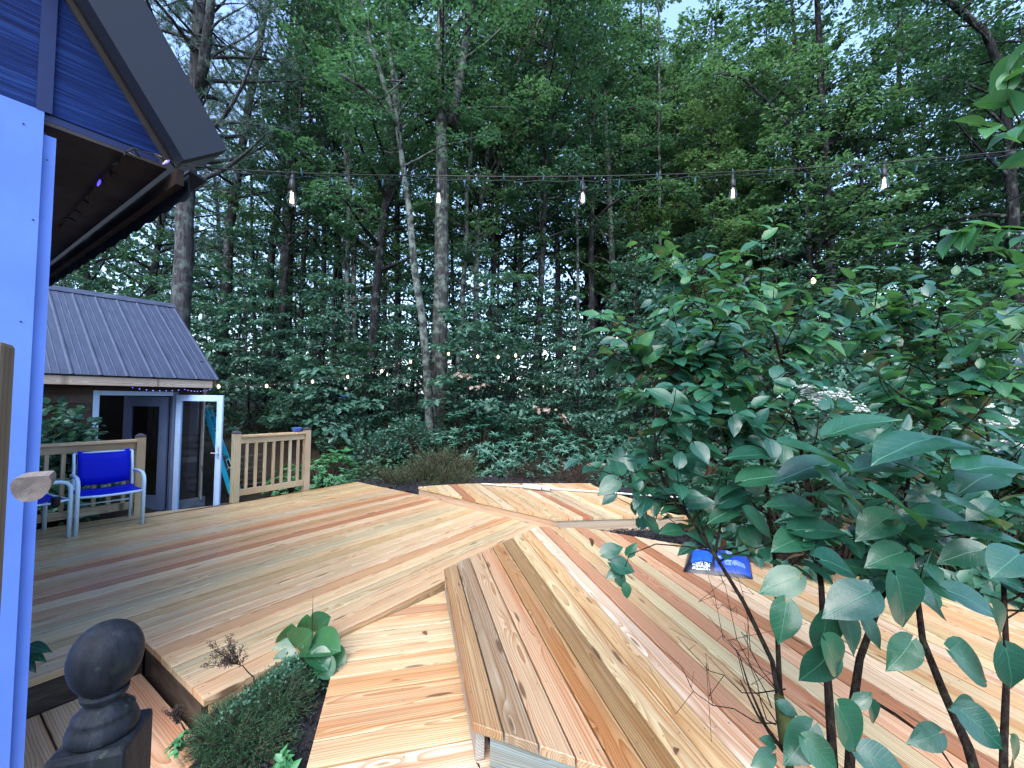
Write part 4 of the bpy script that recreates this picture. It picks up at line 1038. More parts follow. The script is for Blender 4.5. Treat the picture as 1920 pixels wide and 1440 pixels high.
photo_tree("pine_tree", "wide bluish-grey pine trunk beyond the near-black slim one", "tree", [(532, 620), (540, 440), (552, 250), (562, 60)], 17.5, 30, 'bark_pine', (), dict(base=.40, rad=3.4, nl=44, per=13, ll=.18, tw=.5), 'needle', 19, 'pine')
photo_tree("sapling_tree", "thin straight dark stem left of the near-black slim trunk", "tree", [(478, 600), (474, 450), (470, 300)], 16, 7, 'bark_dark', (), sc_, 'leaf_light', 20)
photo_tree("maple_tree", "thin pale lichened stem to the right of the thick central maple", "tree", [(862, 650), (868, 560), (874, 440), (880, 300), (890, 120)], 13.2, 11, 'bark_lichen', (), sc_, 'leaf_light', 21)
photo_tree("maple_tree", "slender grey stem second to the right of the thick central maple", "tree", [(890, 650), (892, 560), (896, 400), (920, 260), (955, 150), (1000, 60)], 14.0, 12, 'bark_maple', [[(900, 380, 0), (940, 300, 0), (985, 225, .2)]], mc, 'leaf_light', 22)
photo_tree("maple_tree", "grey trunk left of the sky gap, among thin poles", "tree", [(1152, 560), (1146, 440), (1140, 300), (1132, 150)], 16.0, 15, 'bark_maple', (), dict(base=.30, rad=3.0, nl=30, per=34, ll=.125), 'leaf_light', 23, top=1.5)
photo_tree("maple_tree", "slim trunk below the sky gap in the middle of the canopy", "tree", [(1275, 520), (1270, 380), (1266, 250)], 18.0, 14, 'bark_dark', (), dict(base=.32, rad=3.0, nl=26, per=32, ll=.125), 'leaf_light', 24, top=2.0)
photo_tree("oak_tree", "tree with a long crooked bare limb reaching left above the light string", "tree", [(1560, 560), (1556, 430), (1548, 300), (1540, 150), (1535, 40)], 13.5, 18, 'bark_dark',
           [[(1700, 272, .2), (1660, 262, .1), (1610, 258, 0), (1552, 262, 0)], [(1551, 345, 0), (1490, 250, .1), (1440, 190, .2), (1390, 145, .3), (1330, 135, .4)]], dict(base=.34, rad=3.2, nl=30, per=32, ll=.125), 'leaf_light', 25)
photo_tree("oak_tree", "tall dark tree with heavy branches at the top right", "tree", [(1905, 520), (1895, 330), (1885, 150), (1850, 60), (1800, 20)], 11.5, 24, 'bark_dark',
           [[(1900, 150, 0), (1930, 60, 0), (1950, -60, 0)]], dict(base=.38, rad=3.2, nl=34, per=34, ll=.12), 'leaf_deep', 26)
photo_tree("oak_tree", "straight dark trunk in the wood above the lilac bush", "tree", [(1695, 560), (1690, 430), (1686, 300), (1688, 100)], 15.0, 13, 'bark_dark', (), mc, 'leaf_maple', 27)

M['leaf_light2'] = leaf_material('yellow_green_leaf', (.056, .132, .056), (.095, .195, .08), .45, .42, (.15, .29, .09))
POLES = [(562, 640, 585, 60, 15.5, 8, 'dark'), (590, 650, 598, 60, 18, 10, 'maple'), (628, 700, 622, 60, 17, 7, 'dark'), (720, 690, 735, 60, 17, 9, 'maple'), (748, 640, 752, 60, 20, 12, 'dark'), (850, 640, 846, 60, 16, 7, 'dark'), (925, 660, 930, 60, 15, 8, 'dark'),
         (965, 640, 985, 60, 18, 10, 'maple'), (1012, 660, 1020, 60, 14.5, 8, 'dark'), (1045, 650, 1040, 60, 17, 9, 'dark'), (1085, 640, 1090, 80, 15, 7, 'maple'), (1118, 620, 1108, 100, 18, 9, 'dark'), (1195, 600, 1200, 120, 17, 9, 'dark'), (1240, 600, 1236, 140, 16, 8, 'maple'), (1330, 560, 1338, 140, 17, 9, 'dark')]
where = ['right of the wide bluish-grey pine', 'second right of the wide bluish-grey pine', 'just left of the two thin lichened trunks', 'left of the white leaning trunk', 'close behind the white leaning trunk', 'hard right of the thick central maple', 'over the left end of the white pole', 'over the white pole sleeve',
         'right of the white pole sleeve', 'over the middle of the far platform', 'over the far platform right half', 'under the third hanging bulb', 'left of the fourth bulb, above the grass tuft', 'midway between third and fourth bulbs', 'left below the fourth hanging bulb']
for i, (u0, v0, u1, v1, d, wpx, bk) in enumerate(POLES):
    photo_tree("pole_tree", "slim %s pole-like trunk %s" % ('dark' if bk == 'dark' else 'greyish', where[i]), "tree", [(u0, v0), ((u0 + u1) / 2 + random.uniform(-8, 8), (v0 + v1) / 2), (u1, v1)], d, wpx, 'bark_' + bk, (), dict(base=.55, rad=1.5, nl=13, per=26, ll=.125), 'leaf_light', 700 + i, group="slim pole trees in the wood")
# ------------------------------------------------------------------ trees filling the wood
tall = [proto_tree(101, 17, .22, 3.7, 50, 50, .135, .16), proto_tree(102, 14.5, .18, 3.4, 46, 52, .135, .13), proto_tree(103, 19, .28, 3.9, 50, 50, .14, .18), proto_tree(104, 12, .14, 3.0, 42, 54, .13, .10), proto_tree(105, 18, .36, 3.4, 46, 36, .135, .13), proto_tree(106, 16, .30, 3.0, 42, 36, .135, .10)]
pine = [proto_tree(111, 18, .30, 3.2, 56, 22, .18, .18, 'pine', tw=.5), proto_tree(112, 15, .24, 2.8, 54, 22, .18, .15, 'pine', tw=.5)]
young = [proto_tree(121, 5.2, .12, 1.7, 26, 21, .155, .035, elev=(0, 35), tw=.3, shape='lobed'), proto_tree(122, 4.0, .08, 1.5, 24, 20, .145, .03, elev=(0, 35), tw=.3, shape='lobed'), proto_tree(123, 6.8, .16, 1.9, 28, 24, .14, .045, elev=(0, 40), tw=.3)]
kinds = {
    'tall': ("leafy_tree", tall, 'bark_dark', ['leaf_maple', 'leaf_light', 'leaf_maple', 'leaf_light', 'leaf_maple', 'leaf_light'], "tall leafy tree filling the canopy deep in the wood", "leafy trees deep in the wood"),
    'pine': ("pine_tree", pine, 'bark_dark', ['needle', 'needle'], "blue-green pine with sparse needle tufts behind the shed side of the wood", "pines deep in the wood"),
    'young': ("sapling_tree", young, 'bark_dark', ['leaf_under', 'leaf_under', 'leaf_deep'], "bushy green sapling of the undergrowth below the tall trees", "saplings of the undergrowth")}
first = {}
ZONES = [(-999, 'beyond the house eave at the far left'), (150, 'behind the left part of the shed roof'), (300, 'behind the shed roof ridge end'), (400, 'above the shed eave corner'), (480, 'above the teal stepladder'), (545, 'behind the short railing'), (625, 'behind the bright azalea bush'),
         (685, 'behind the dark leaning trunk'), (745, 'just left of the white leaning trunk'), (815, 'behind the thick central maple'), (880, 'right of the thick central maple'), (945, 'behind the left half of the white pole'), (1005, 'behind the right half of the white pole'),
         (1065, 'over the right end of the far platform'), (1125, 'left of the sky gap, above the grass tuft'), (1215, 'below the sky gap in the canopy'), (1320, 'right below the sky gap, over the lilac top'), (1420, 'above the left part of the lilac'), (1520, 'above the middle of the lilac'),
         (1630, 'left of the fifth hanging bulb'), (1720, 'right of the fifth hanging bulb'), (1800, 'below the light string near the right edge'), (1885, 'at the right edge of the view'), (1960, 'just past the right edge of the view')]
placed = []
def zone(u): return [z for a, z in ZONES if u >= a][-1]
def name_the_trees():
    by = {}
    for o, kind, u, d in placed: by.setdefault((kind, zone(u)), []).append((d, o))
    noun = {'tall': 'tall leafy tree', 'pine': 'thinly tufted pine', 'young': 'bushy undergrowth sapling', 'thicket': 'dark leafy thicket bush'}
    rank = ['front one', 'second deep', 'third deep', 'fourth deep', 'fifth deep', 'sixth deep', 'seventh deep', 'eighth deep', 'ninth deep']
    for (kind, zn), lst in by.items():
        lst.sort(key=lambda t_: t_[0])
        for i, (d, o) in enumerate(lst): o['label'] = noun[kind] + ' ' + zn + ('' if len(lst) == 1 else ', ' + rank[min(i, 8)])
def put_tree(kind, v, x, y, sc, rot, u=0, d=0):
    nm, pr, bark, lf, label, grp = kinds[kind]
    if (kind, v) not in first:
        o = tree_thing(nm, label, "tree" if kind != 'young' else "sapling", (0, 0, 0), grp, pr[v][0], pr[v][1], M[bark], M[lf[v]]); first[(kind, v)] = o
    else: o = copy_tree(first[(kind, v)])
    placed.append((o, kind, u, d))
    for ch in o.children:
        if ch.name.startswith('crown') and kind != 'pine':
            ch.material_slots[0].link = 'OBJECT'; ch.material_slots[0].material = M[random.choice(['leaf_maple', 'leaf_light', 'leaf_light2', 'leaf_deep'] if kind == 'tall' else ['leaf_under', 'leaf_under', 'leaf_deep', 'leaf_maple'])]
    o.location = (x, y, gz(x, y) - .05); o.rotation_euler = (random.uniform(-.03, .03), random.uniform(-.03, .03), rot); o.scale = (sc, sc, sc * random.uniform(.92, 1.08))
# (u at the horizon, distance, kind, variant, scale)
wood_list = [(330, 19, 'pine', 0, 1), (430, 21, 'pine', 1, 1.1), (250, 15, 'pine', 1, 1), (560, 23, 'pine', 0, 1.05), (600, 15.5, 'tall', 0, .95), (520, 13.5, 'tall', 3, .8), (640, 18, 'tall', 1, 1.05), (700, 20, 'tall', 2, 1), (745, 15, 'tall', 3, .95),
             (770, 24, 'tall', 0, 1.1), (850, 17, 'tall', 2, .95), (910, 16, 'tall', 1, .95), (960, 20, 'tall', 0, 1.0), (1000, 14.5, 'tall', 3, .95), (1050, 18, 'tall', 1, 1.0), (1090, 23, 'tall', 2, .95), (1110, 15, 'tall', 3, .85),
             (1190, 17.5, 'tall', 3, .9), (1230, 22, 'tall', 1, .95), (1300, 19, 'tall', 3, 1.0), (1345, 15, 'tall', 3, .72), (1390, 22, 'tall', 1, .9), (1440, 17, 'tall', 3, .95), (1490, 20, 'tall', 1, 1.05),
             (1530, 14, 'tall', 3, .95), (1640, 13, 'tall', 3, .98), (1700, 19, 'tall', 2, 1.0), (1760, 14.5, 'tall', 1, .95), (1870, 13, 'tall', 3, 1.1), (1940, 15, 'tall', 1, 1.05),
             (2020, 12, 'tall', 1, .9), (2100, 15, 'tall', 0, 1), (170, 14, 'tall', 1, .9), (60, 18, 'tall', 0, 1), (-60, 20, 'pine', 0, 1),
             (1120, 19, 'tall', 0, 1.0), (1165, 22, 'tall', 2, .95), (1215, 18.5, 'tall', 1, .98), (1260, 21, 'tall', 0, .9), (1310, 17, 'tall', 3, 1.0), (1350, 20, 'tall', 1, .98), (1400, 18, 'tall', 1, .9), (1470, 19, 'tall', 0, .95), (1240, 25, 'tall', 2, .95), (1330, 24, 'tall', 0, .95), (400, 27, 'tall', 0, 1), (500, 30, 'tall', 2, 1), (620, 28, 'tall', 0, 1), (680, 32, 'tall', 1, 1.1), (820, 30, 'tall', 2, 1), (930, 28, 'tall', 0, 1), (1010, 31, 'tall', 2, 1), (1140, 29, 'tall', 1, 1), (1200, 32, 'tall', 0, .9),
             (1290, 28, 'tall', 1, .9), (1360, 31, 'tall', 1, .95), (1460, 28, 'tall', 0, .9), (1900, 26, 'tall', 0, 1), (290, 29, 'tall', 2, 1)]
for (u, d, k, v, sc) in wood_list:
    if k == 'tall' and 250 < u < 1120 and d < 26: v = (4, 5)[int(u) % 2]
    if k == 'tall' and 1080 < u < 1560 and d < 27: sc *= (1.32 if v == 3 else 1.16)
    p = at(u, 748, d); put_tree(k, v, p.x, p.y, sc * random.uniform(.95, 1.05), random.uniform(0, 6.28), u, d)
us = [(470, 11.5), (560, 11.8), (620, 10.6), (520, 13), (700, 12.2), (745, 10.9), (600, 13.5), (660, 11.2), (440, 13.6), (390, 12.0), (880, 11.6), (920, 10.6), (960, 12.2), (1010, 10.8), (1050, 12.4), (1090, 10.2), (1130, 11.4), (1180, 10.0), (1000, 13.8),
      (860, 14), (1230, 9.4), (1270, 11), (1330, 9.6), (1380, 8.6), (1430, 10.2), (1490, 8.6), (1540, 9.8), (1590, 8.0), (1640, 9.4), (1700, 7.8), (1750, 8.8), (1810, 7.6), (1870, 8.6), (1930, 7.4), (1990, 8.2), (1460, 12), (1600, 12), (1720, 11.5), (1850, 11.5),
      (780, 13.5), (640, 15.5), (550, 16), (480, 17), (730, 16), (830, 19), (950, 17), (1080, 17), (1200, 15), (1320, 14), (1400, 16), (1550, 15), (330, 13.5), (220, 12.5), (120, 13), (1050, 21), (900, 21), (700, 21), (580, 21), (1150, 20), (1250, 19)]
for i, (u, d) in enumerate(us):
    p = at(u, 748, d); near = d < 9.9
    put_tree('young', (1 if near else (0, 1, 2)[i % 3]), p.x, p.y, (random.uniform(.72, .98) if d < 12.5 else random.uniform(.95, 1.3)) * (.8 if u < 1100 else .92), random.uniform(0, 6.28), u, d)

# a far mass of leaves closing the wood, and the low growth of its floor
g = np.random.default_rng(5); L = Leaves(); k = 64000
th = g.uniform(R(-64), R(66), k); dd2 = g.uniform(30, 48, k); hz = g.beta(1.05, 2.0, k) * 15; nr_ = np.arange(k) < 26000; dd2[nr_] = g.uniform(20, 29, 26000); hz[nr_] = g.beta(1.1, 1.7, 26000) * 8
cl_ = g.normal(0, 1, (k, 3)); P_ = np.stack([np.sin(th) * dd2, np.cos(th) * dd2, 1.2 + hz + .6 * np.sin(th * 60)], 1)
L.add(P_, unit(rvec(g, k) + [0, 0, -.3]), unit(rvec(g, k, .6) + [0, 0, 1]), np.where(nr_, g.uniform(.16, .3, k), g.uniform(.25, .5, k)), np.where(nr_, .17, .28))
tag(link("far_woodland", L.mesh("far_woodland"), M['leaf_deep']), "dense mass of far trees closing off the wood", "woodland", kind='stuff')
L = Leaves(); k = 30000
th = g.uniform(R(-52), R(58), k); dd2 = 8.3 + 16 * g.uniform(0, 1, k) ** 1.3; x_ = np.sin(th) * dd2; y_ = np.cos(th) * dd2
keep = ~((x_ < -3.4) & (y_ < 11) & (np.hypot(x_ + 6.3, y_ - 7.8) < 3.2)); x_, y_ = x_[keep], y_[keep]; k = len(x_)
cl_ = (np.sin(x_ * 2.1 + 1) * np.sin(y_ * 1.7) + 1) * .16
L.add(np.stack([x_, y_, ground_z(x_, y_) + g.uniform(.02, .12, k) + cl_ * g.uniform(.3, 1, k)], 1), unit(rvec(g, k) * [1, 1, .3]), unit(rvec(g, k, .4) + [0, 0, 1]), g.uniform(.07, .15, k), g.uniform(.04, .08, k))
tag(link("forest_floor_plants", L.mesh("forest_floor_plants", 'ovate'), M['floor_leaf']), "low leafy ground cover under the trees", "ground cover", kind='stuff')

# ------------------------------------------------------------------ shrubs
def shrub_mesh(seed, rad, h, tips, per, ll, lw, style='rosette', stems=7):
    """a dome of stems, each tip carrying a rosette or a spray"""
    g = np.random.default_rng(seed); mb = MB(); L = Leaves()
    for i in range(tips):
        a = g.uniform(0, 6.283); e = math.acos(g.uniform(.05, 1)) ; k_ = g.uniform(.55, 1.0) ** .5
        tip = Vector((math.cos(a) * math.sin(e) * rad * k_, math.sin(a) * math.sin(e) * rad * k_, (.15 + .85 * math.cos(e)) * h * k_))
        b = Vector((tip.x * .25, tip.y * .25, 0)); dn_ = (tip - b * .6).normalized()
        mb.tube([b, b.lerp(tip, .55) + Vector(g.normal(0, .03 * rad, 3)), tip], [.008, .006, .003], 4, False)
        out = np.array((dn_ + Z * .5).normalized())
        if style == 'rosette':
            aa = np.arange(per) * 2.4 + g.uniform(0, 6); o1 = np.cross(out, [0.3, .2, 1.0]); o1 = o1 / np.linalg.norm(o1); o2 = np.cross(out, o1)
            rd_ = np.cos(aa)[:, None] * o1 + np.sin(aa)[:, None] * o2; lift = g.uniform(.1, .8, per)[:, None]
            dr = unit(rd_ + out * lift); L.add(np.array(tip) + out * g.uniform(-.03, .01, (per, 1)), dr, unit(out * 1.0 - rd_ * .3 * lift), ll * g.uniform(.7, 1.1, per), ll * lw)
        elif style == 'sprig':
            k = per; t_ = g.uniform(0, 1, k); base = np.array(b) + (np.array(tip) - np.array(b)) * (.25 + .85 * t_)[:, None]
            dr = unit(rvec(g, k, .5) + np.array(dn_) * 1.2); L.add(base + rvec(g, k, .012), dr, rvec(g, k), ll * g.uniform(.6, 1.3, k), ll * lw)
        else:
            spray(L, g, np.array(tip) - out * ll, out + np.array([g.normal(0, .4), g.normal(0, .4), 0]), ll * 2.6, per, ll, .4, .6, lw)
    return mb.mesh("stems", True), L
def shrub(name, label, cat, p, mesh, leaf, shape='ovate', group=None, foliage='foliage', bark='twig', rot=None, fold=.12, droop=.15):
    tm, L = mesh; r_ = tree_thing(name, label, cat, p, group, tm, L.mesh(foliage, shape, fold, droop), M[bark], M[leaf], foliage, 'stems')
    r_.rotation_euler = (0, 0, random.uniform(0, 6) if rot is None else rot); return r_
def gnd(u, v, d, dz=0):
    p = at(u, v, d); return Vector((p.x, p.y, gz(p.x, p.y) + dz))
shrub("azalea_bush", "bright green azalea bush right of the short railing", "bush", gnd(618, 860, 8.3), shrub_mesh(31, .68, .72, 150, 11, .085, .32), 'azalea')
shrub("azalea_bush", "low bright green azalea seen through the short railing's balusters", "bush", gnd(548, 870, 8.6), shrub_mesh(32, .5, .62, 90, 10, .085, .32), 'azalea')
shrub("variegated_plant", "pale-leaved hosta standing behind the bright azalea bush", "plant", gnd(648, 840, 9.2), shrub_mesh(33, .34, .55, 12, 4, .22, .5), 'azalea')
shrub("azalea_bush", "small pale azalea at the far corner of the main deck", "bush", gnd(662, 900, 8.1), shrub_mesh(34, .22, .30, 22, 9, .07, .34), 'azalea')
hm = shrub_mesh(35, .75, .62, 260, 34, .07, .10, 'sprig')
for i, (u, d, s_) in enumerate(((742, 7.75, .8), (800, 7.85, .95), (850, 7.7, .9), (825, 8.3, 1.1), (700, 8.2, .55))):
    if i == 0: h0 = shrub("heath_bush", "fine-twigged green-brown heath behind the left tip of the far platform", "bush", gnd(u, 880, d), hm, 'heath', 'blade', "heath bushes behind the far platform"); o = h0
    else: o = copy_tree(h0)
    o['label'] = 'fine-twigged green-brown heath ' + ('left of the far platform tip', 'straight behind the far platform tip', 'right beside the dead brown heath', 'standing tallest in front of the central maple', 'smallest, at the far corner of the main deck')[i]; q = gnd(u, 880, d); o.location = q; o.scale = (s_, s_, s_ * random.uniform(.9, 1.15)); o.rotation_euler = (0, 0, i * 1.7)
bmh = shrub_mesh(36, .8, .42, 240, 30, .08, .10, 'sprig')
for i, (u, d, s_) in enumerate(((955, 7.9, .72), (1040, 8.0, .82), (1085, 8.2, .9), (1000, 8.4, .9))):
    if i == 0: h1 = shrub("dead_heath_bush", "dead brown heath tangle behind the white pole", "bush", gnd(u, 880, d), bmh, 'heath_brown', 'blade', "dead brown heath behind the white pole"); o = h1
    else: o = copy_tree(h1)
    o['label'] = 'dead brown heath tangle ' + ('behind the left of the white pole', 'right behind the pole sleeve', 'behind the far platform corner, lower right one', 'between the pole and the rhododendrons, set furthest back')[i]; o.location = gnd(u, 880, d); o.scale = (s_, s_, s_ * (1.0 if i < 2 else 1.3)); o.rotation_euler = (0, 0, i * 2.1)
rm = [shrub_mesh(37, .75, 1.2, 60, 9, .155, .28), shrub_mesh(38, .65, .85, 48, 9, .15, .28)]
rh = []
for i, (u, d, s_, lab) in enumerate(((900, 9.4, 1.05, 0), (960, 9.0, 1.0, 1), (1010, 9.6, 1.1, 0), (1060, 9.0, .95, 1), (925, 8.7, .72, 1), (1000, 8.6, .75, 0), (1105, 9.5, 1.0, 1), (870, 10, 1.1, 0), (1150, 9.2, .8, 0))):
    if i < 2: o = shrub("rhododendron_bush", ["rhododendron with upright stems and long pale leaf rosettes by the central maple", "low rhododendron with long pale leaf rosettes behind the dead heath"][lab], "bush", gnd(u, 850, d), rm[lab], 'rhodo', 'ovate', ["upright rhododendrons", "low rhododendrons"][lab], droop=.25); rh.append(o)
    else: o = copy_tree(rh[lab])
    o['label'] = ['upright', 'low'][lab] + ' rhododendron with long pale leaf rosettes ' + ('right of the central maple foot', 'in front of the two upright ones', 'behind the pole sleeve', 'behind the dead heath corner', 'close behind the tallest heath', 'close behind the dead brown heath', 'near the two tan stones', 'against the central maple trunk', 'behind the far platform right corner')[i]; o.location = gnd(u, 850, d); o.scale = (s_,) * 3; o.rotation_euler = (0, 0, i * 1.3)
# a sapling in front of the maple with faded leaves
g = np.random.default_rng(41); mb = MB(); L = Leaves(); L2 = Leaves()
bs = gnd(880, 830, 10.2); top_ = at(900, 600, 10.2) - bs
tr = curve(g, (0, 0, -.1), (.05, 0, 1), top_.z, 7, .12); mb.tube(tr, [.02 - .002 * i for i in range(8)], 6)
crown_on(mb, L, g, tr, .02, .22, 1.25, 18, 14, .17, .35, (0, 35))
for (u, v) in ((858, 702), (870, 712), (846, 706), (885, 728), (893, 722), (1035, 765), (1050, 770), (1020, 764)):
    p = np.array(at(u, v, 9.4) - bs); spray(L2, g, p, g.normal(0, .5, 3) + [0, -.4, -.1], .22, 7, .13, .5)
sp_ = tree_thing("sapling_tree", "broad-leaved sapling with a few faded pinkish leaves before the central maple", "sapling", bs, None, mb.mesh("trunk", True), L.mesh("crown", 'lobed'), M['bark_dark'], M['leaf_under'])
fl = link("faded_leaves", L2.mesh("faded_leaves", 'lobed'), M['pink_leaf']); fl.parent = sp_
# broad maple sapling behind the short railing
g = np.random.default_rng(43); mb = MB(); L = Leaves(); bs = gnd(600, 830, 10.4)
tr = curve(g, (0, 0, -.1), (.05, 0, 1), 2.4, 7, .12); mb.tube(tr, [.02 - .002 * i for i in range(8)], 6); crown_on(mb, L, g, tr, .02, .30, 1.4, 18, 15, .17, .35, (-5, 25))
tree_thing("sapling_tree", "maple sapling spreading flat layered leaves behind the short railing", "sapling", bs, None, mb.mesh("trunk", True), L.mesh("crown", 'lobed'), M['bark_dark'], M['leaf_under'])
# bush before the shed wall
shrub("vine_bush", "dark rounded-leaf bush growing against the shed wall left of its door", "bush", Vector(sp(-1.42, .40, FL)), shrub_mesh(44, .58, 1.85, 190, 15, .11, .8, 'spray'), 'leaf_under')
shrub("vine_bush", "low dark bush below the railing beside the shed", "bush", Vector(sp(-2.3, .8, FL)), shrub_mesh(45, .5, .7, 50, 12, .10, .8, 'spray'), 'leaf_under')

# hydrangeas behind the lilac, flowers in flat white clusters
hy = [shrub_mesh(51, .95, 1.55, 120, 8, .135, .6), shrub_mesh(52, .8, 1.25, 95, 8, .13, .6)]
def floret_cluster(g, c, r):
    L = Leaves(); k = 70; a = g.uniform(0, 6.283, k); q = np.sqrt(g.uniform(0, 1, k)) * r
    p = np.stack([np.cos(a) * q, np.sin(a) * q, .75 * r * (1 - (q / r) ** 2) + g.normal(0, .005, k)], 1) + c
    for j in range(4):
        b = j * 1.571 + g.uniform(-.3, .3, k); L.add(p, np.stack([np.cos(b), np.sin(b), g.normal(.1, .2, k)], 1), unit(rvec(g, k, .3) + [0, -.3, 1]), .024, .02)
    return L.mesh("flower_cluster", 'ovate')
hyd = [("hydrangea_bush", "hydrangea with several dense white flower clusters behind the lilac stems", 1545, 3.9, 0, 1.0, [(1475, 752), (1500, 742), (1525, 728), (1545, 755), (1480, 775), (1572, 748), (1515, 765), (1600, 772), (1650, 810), (1585, 800)]),
       ("hydrangea_bush", "hydrangea at the right edge with loose white flowers low down", 1850, 3.6, 0, 1.05, [(1822, 765), (1905, 712), (1890, 848), (1800, 770), (1870, 800), (1915, 690)]),
       ("hydrangea_bush", "lower hydrangea without flowers between the two flowering ones", 1700, 4.3, 1, 1.1, []),
       ("hydrangea_bush", "leafy hydrangea thinning out beside the far platform", 1400, 5.6, 1, .8, []),
       ("hydrangea_bush", "dark leafy hydrangea near the platform's back edge under the flowering one", 1640, 4.9, 1, .85, [])]
for i, (nm, lab, u, d, v, s_, fl_) in enumerate(hyd):
    b = gnd(u, 900, d); o = shrub(nm, lab, "bush", b, (hy[v][0], hy[v][1]), 'hydrangea', 'ovate', rot=i * 1.1, droop=.2)
    o.scale = (s_,) * 3
    gg = np.random.default_rng(60 + i)
    for (u2, v2) in fl_:
        c = at(u2, v2, d - 1.0 + gg.uniform(-.1, .15)); fm_ = floret_cluster(gg, np.zeros(3), gg.uniform(.06, .10))
        q = link("flower_cluster", fm_, M['flower'], o, Matrix.Identity(4)); bpy.context.view_layer.update()
        q.parent = o; q.matrix_parent_inverse = world_of(o).inverted(); q.matrix_basis = Matrix.Translation(c)
# undergrowth on the right, from the platform to the wood
um = [shrub_mesh(71, .9, 1.5, 130, 13, .10, .7, 'spray'), shrub_mesh(72, .75, 1.0, 100, 13, .09, .7, 'spray')]
ub = []
for i, (u, d, v, s_) in enumerate(((1240, 7.6, 1, .75), (1330, 7.0, 1, .85), (1300, 8.4, 0, .9), (1450, 6.6, 0, .95), (1560, 6.2, 0, 1.05), (1660, 6.0, 0, 1.1), (1760, 5.4, 0, 1.1), (1880, 5.2, 0, 1.15), (1980, 4.8, 0, 1.1), (1390, 8.0, 0, 1.1), (1500, 7.6, 0, 1.3), (1620, 7.2, 0, 1.4),
                                 (1740, 6.8, 0, 1.5), (1860, 6.4, 0, 1.5), (1960, 6.2, 0, 1.6), (1180, 8.9, 1, .7), (1345, 5.9, 1, .55), (1800, 4.6, 1, .9), (2060, 4.0, 0, 1.2), (705, 9.3, 1, .8), (765, 9.8, 0, .75), (835, 9.9, 1, .8), (655, 10.2, 0, .75), (1165, 8.0, 1, .7), (1215, 8.4, 0, .7), (1120, 9.8, 0, .8), (975, 10.2, 0, .75))):
    if len(ub) <= v and not any(b[0] == v for b in ub) or not any(b[0] == v for b in ub):
        o = shrub("undergrowth_bush", ["tall dark leafy bush of the thicket right of the lilac", "low dark leafy bush of the thicket right of the far platform"][v], "bush", gnd(u, 850, d), um[v], 'leaf_under', 'ovate', ["tall bushes of the right thicket", "low bushes of the right thicket"][v]); ub.append((v, o))
    else: o = copy_tree([b[1] for b in ub if b[0] == v][0])
    placed.append((o, 'thicket', u, d)); o.location = gnd(u, 850, d, -.03); o.scale = (s_,) * 3; o.rotation_euler = (0, 0, i * 1.9)
name_the_trees()
# grass and stone beside the far platform
g = np.random.default_rng(81); L = Leaves(); k = 2600
c0 = np.array(on_z(1290, 985, -.1)); off = rvec(g, k, .32); off[:, 2] = 0; p = c0 + off + np.array([.12, -.02, 0]); p[:, 2] = -.16
L.add(p, unit(rvec(g, k, .35) + [0, 0, 1]), rvec(g, k), g.uniform(.06, .2, k), .008)
tag(link("grass", L.mesh("grass", 'blade'), M['grass']), "tuft of grass beside the far platform", "grass", kind='stuff')
def rock(name, label, c, r, seed, mat='stone'):
    g = np.random.default_rng(seed); mb = MB(); prof = [(.01, -.6), (.7, -.5), (1.0, -.1), (.92, .25), (.6, .5), (.02, .58)]
    mb.lathe([(a * r, b * r * .8) for a, b in prof], (0, 0, 0), 11); mb.v = [tuple(np.array(v) * (1 + g.normal(0, .1)) ) for v in mb.v]
    o = mb.build(name, M[mat]); o.location = c; s_ = o.modifiers.new("s", 'SUBSURF'); s_.levels = 1; s_.render_levels = 1; return tag(o, label, "rock")
rock("rock", "flat grey stone beside the right end of the far platform", on_z(1255, 966, -.02), .16, 82).scale = (1.5, .8, .7)
M['pale_stone'] = paint("tan_stone", (.30, .24, .19), .8, .2, .4, 8)
rock("rock", "small tan stone in the bed behind the far platform", gnd(1108, 845, 8.8, .22), .10, 83, 'pale_stone')
rock("rock", "smaller tan stone right beside the tan one behind the far platform", gnd(1130, 847, 8.8, .20), .11, 84, 'pale_stone')
# tarp far in the wood and planks by the ladder
tp0 = at(628, 742, 13.2); mb = MB(); nU, nV = 9, 6
for j in range(nV):
    for i in range(nU): mb.v.append((tp0.x + (i - 4) * .075 , tp0.y + j * .10, tp0.z - .10 + .20 * (1 - abs(j - 2.5) / 2.6) * (1 - .5 * (abs(i - 4) / 4) ** 2) + random.uniform(-.015, .015)))
mb.f = [(j * nU + i, j * nU + i + 1, (j + 1) * nU + i + 1, (j + 1) * nU + i) for j in range(nV - 1) for i in range(nU - 1)]
tb = mb.build("tarp", M['tarp'], None, True); tag(tb, "small blue tarp half hidden in the undergrowth of the wood", "tarp"); sdm = tb.modifiers.new("t", 'SOLIDIFY'); sdm.thickness = .01
pk = thing("plank_pile", gnd(462, 880, 8.6), "dark pile of spaced planks behind the short railing's left post", "planks")
bp0 = gnd(455, 880, 8.7)
for k in range(7): bar(pk, "plank", bp0 + Z * (.08 + k * .115) - B1 * .25 - N1 * .02 * k, bp0 + Z * (.08 + k * .115) + B1 * .35, Z, .14, .03, (.10, .085, .075))
MB().box(gnd(500, 905, 7.6, .01) , B1 * .42, N1 * .22, Z * .025)
sl2 = MB().box(gnd(497, 905, 7.5, .03), B1 * .30, N1 * .24, Z * .03).build("stone_slab", M['flag'], bevel=.01); tag(sl2, "smooth grey slab seen between the short railing's balusters", "paving")

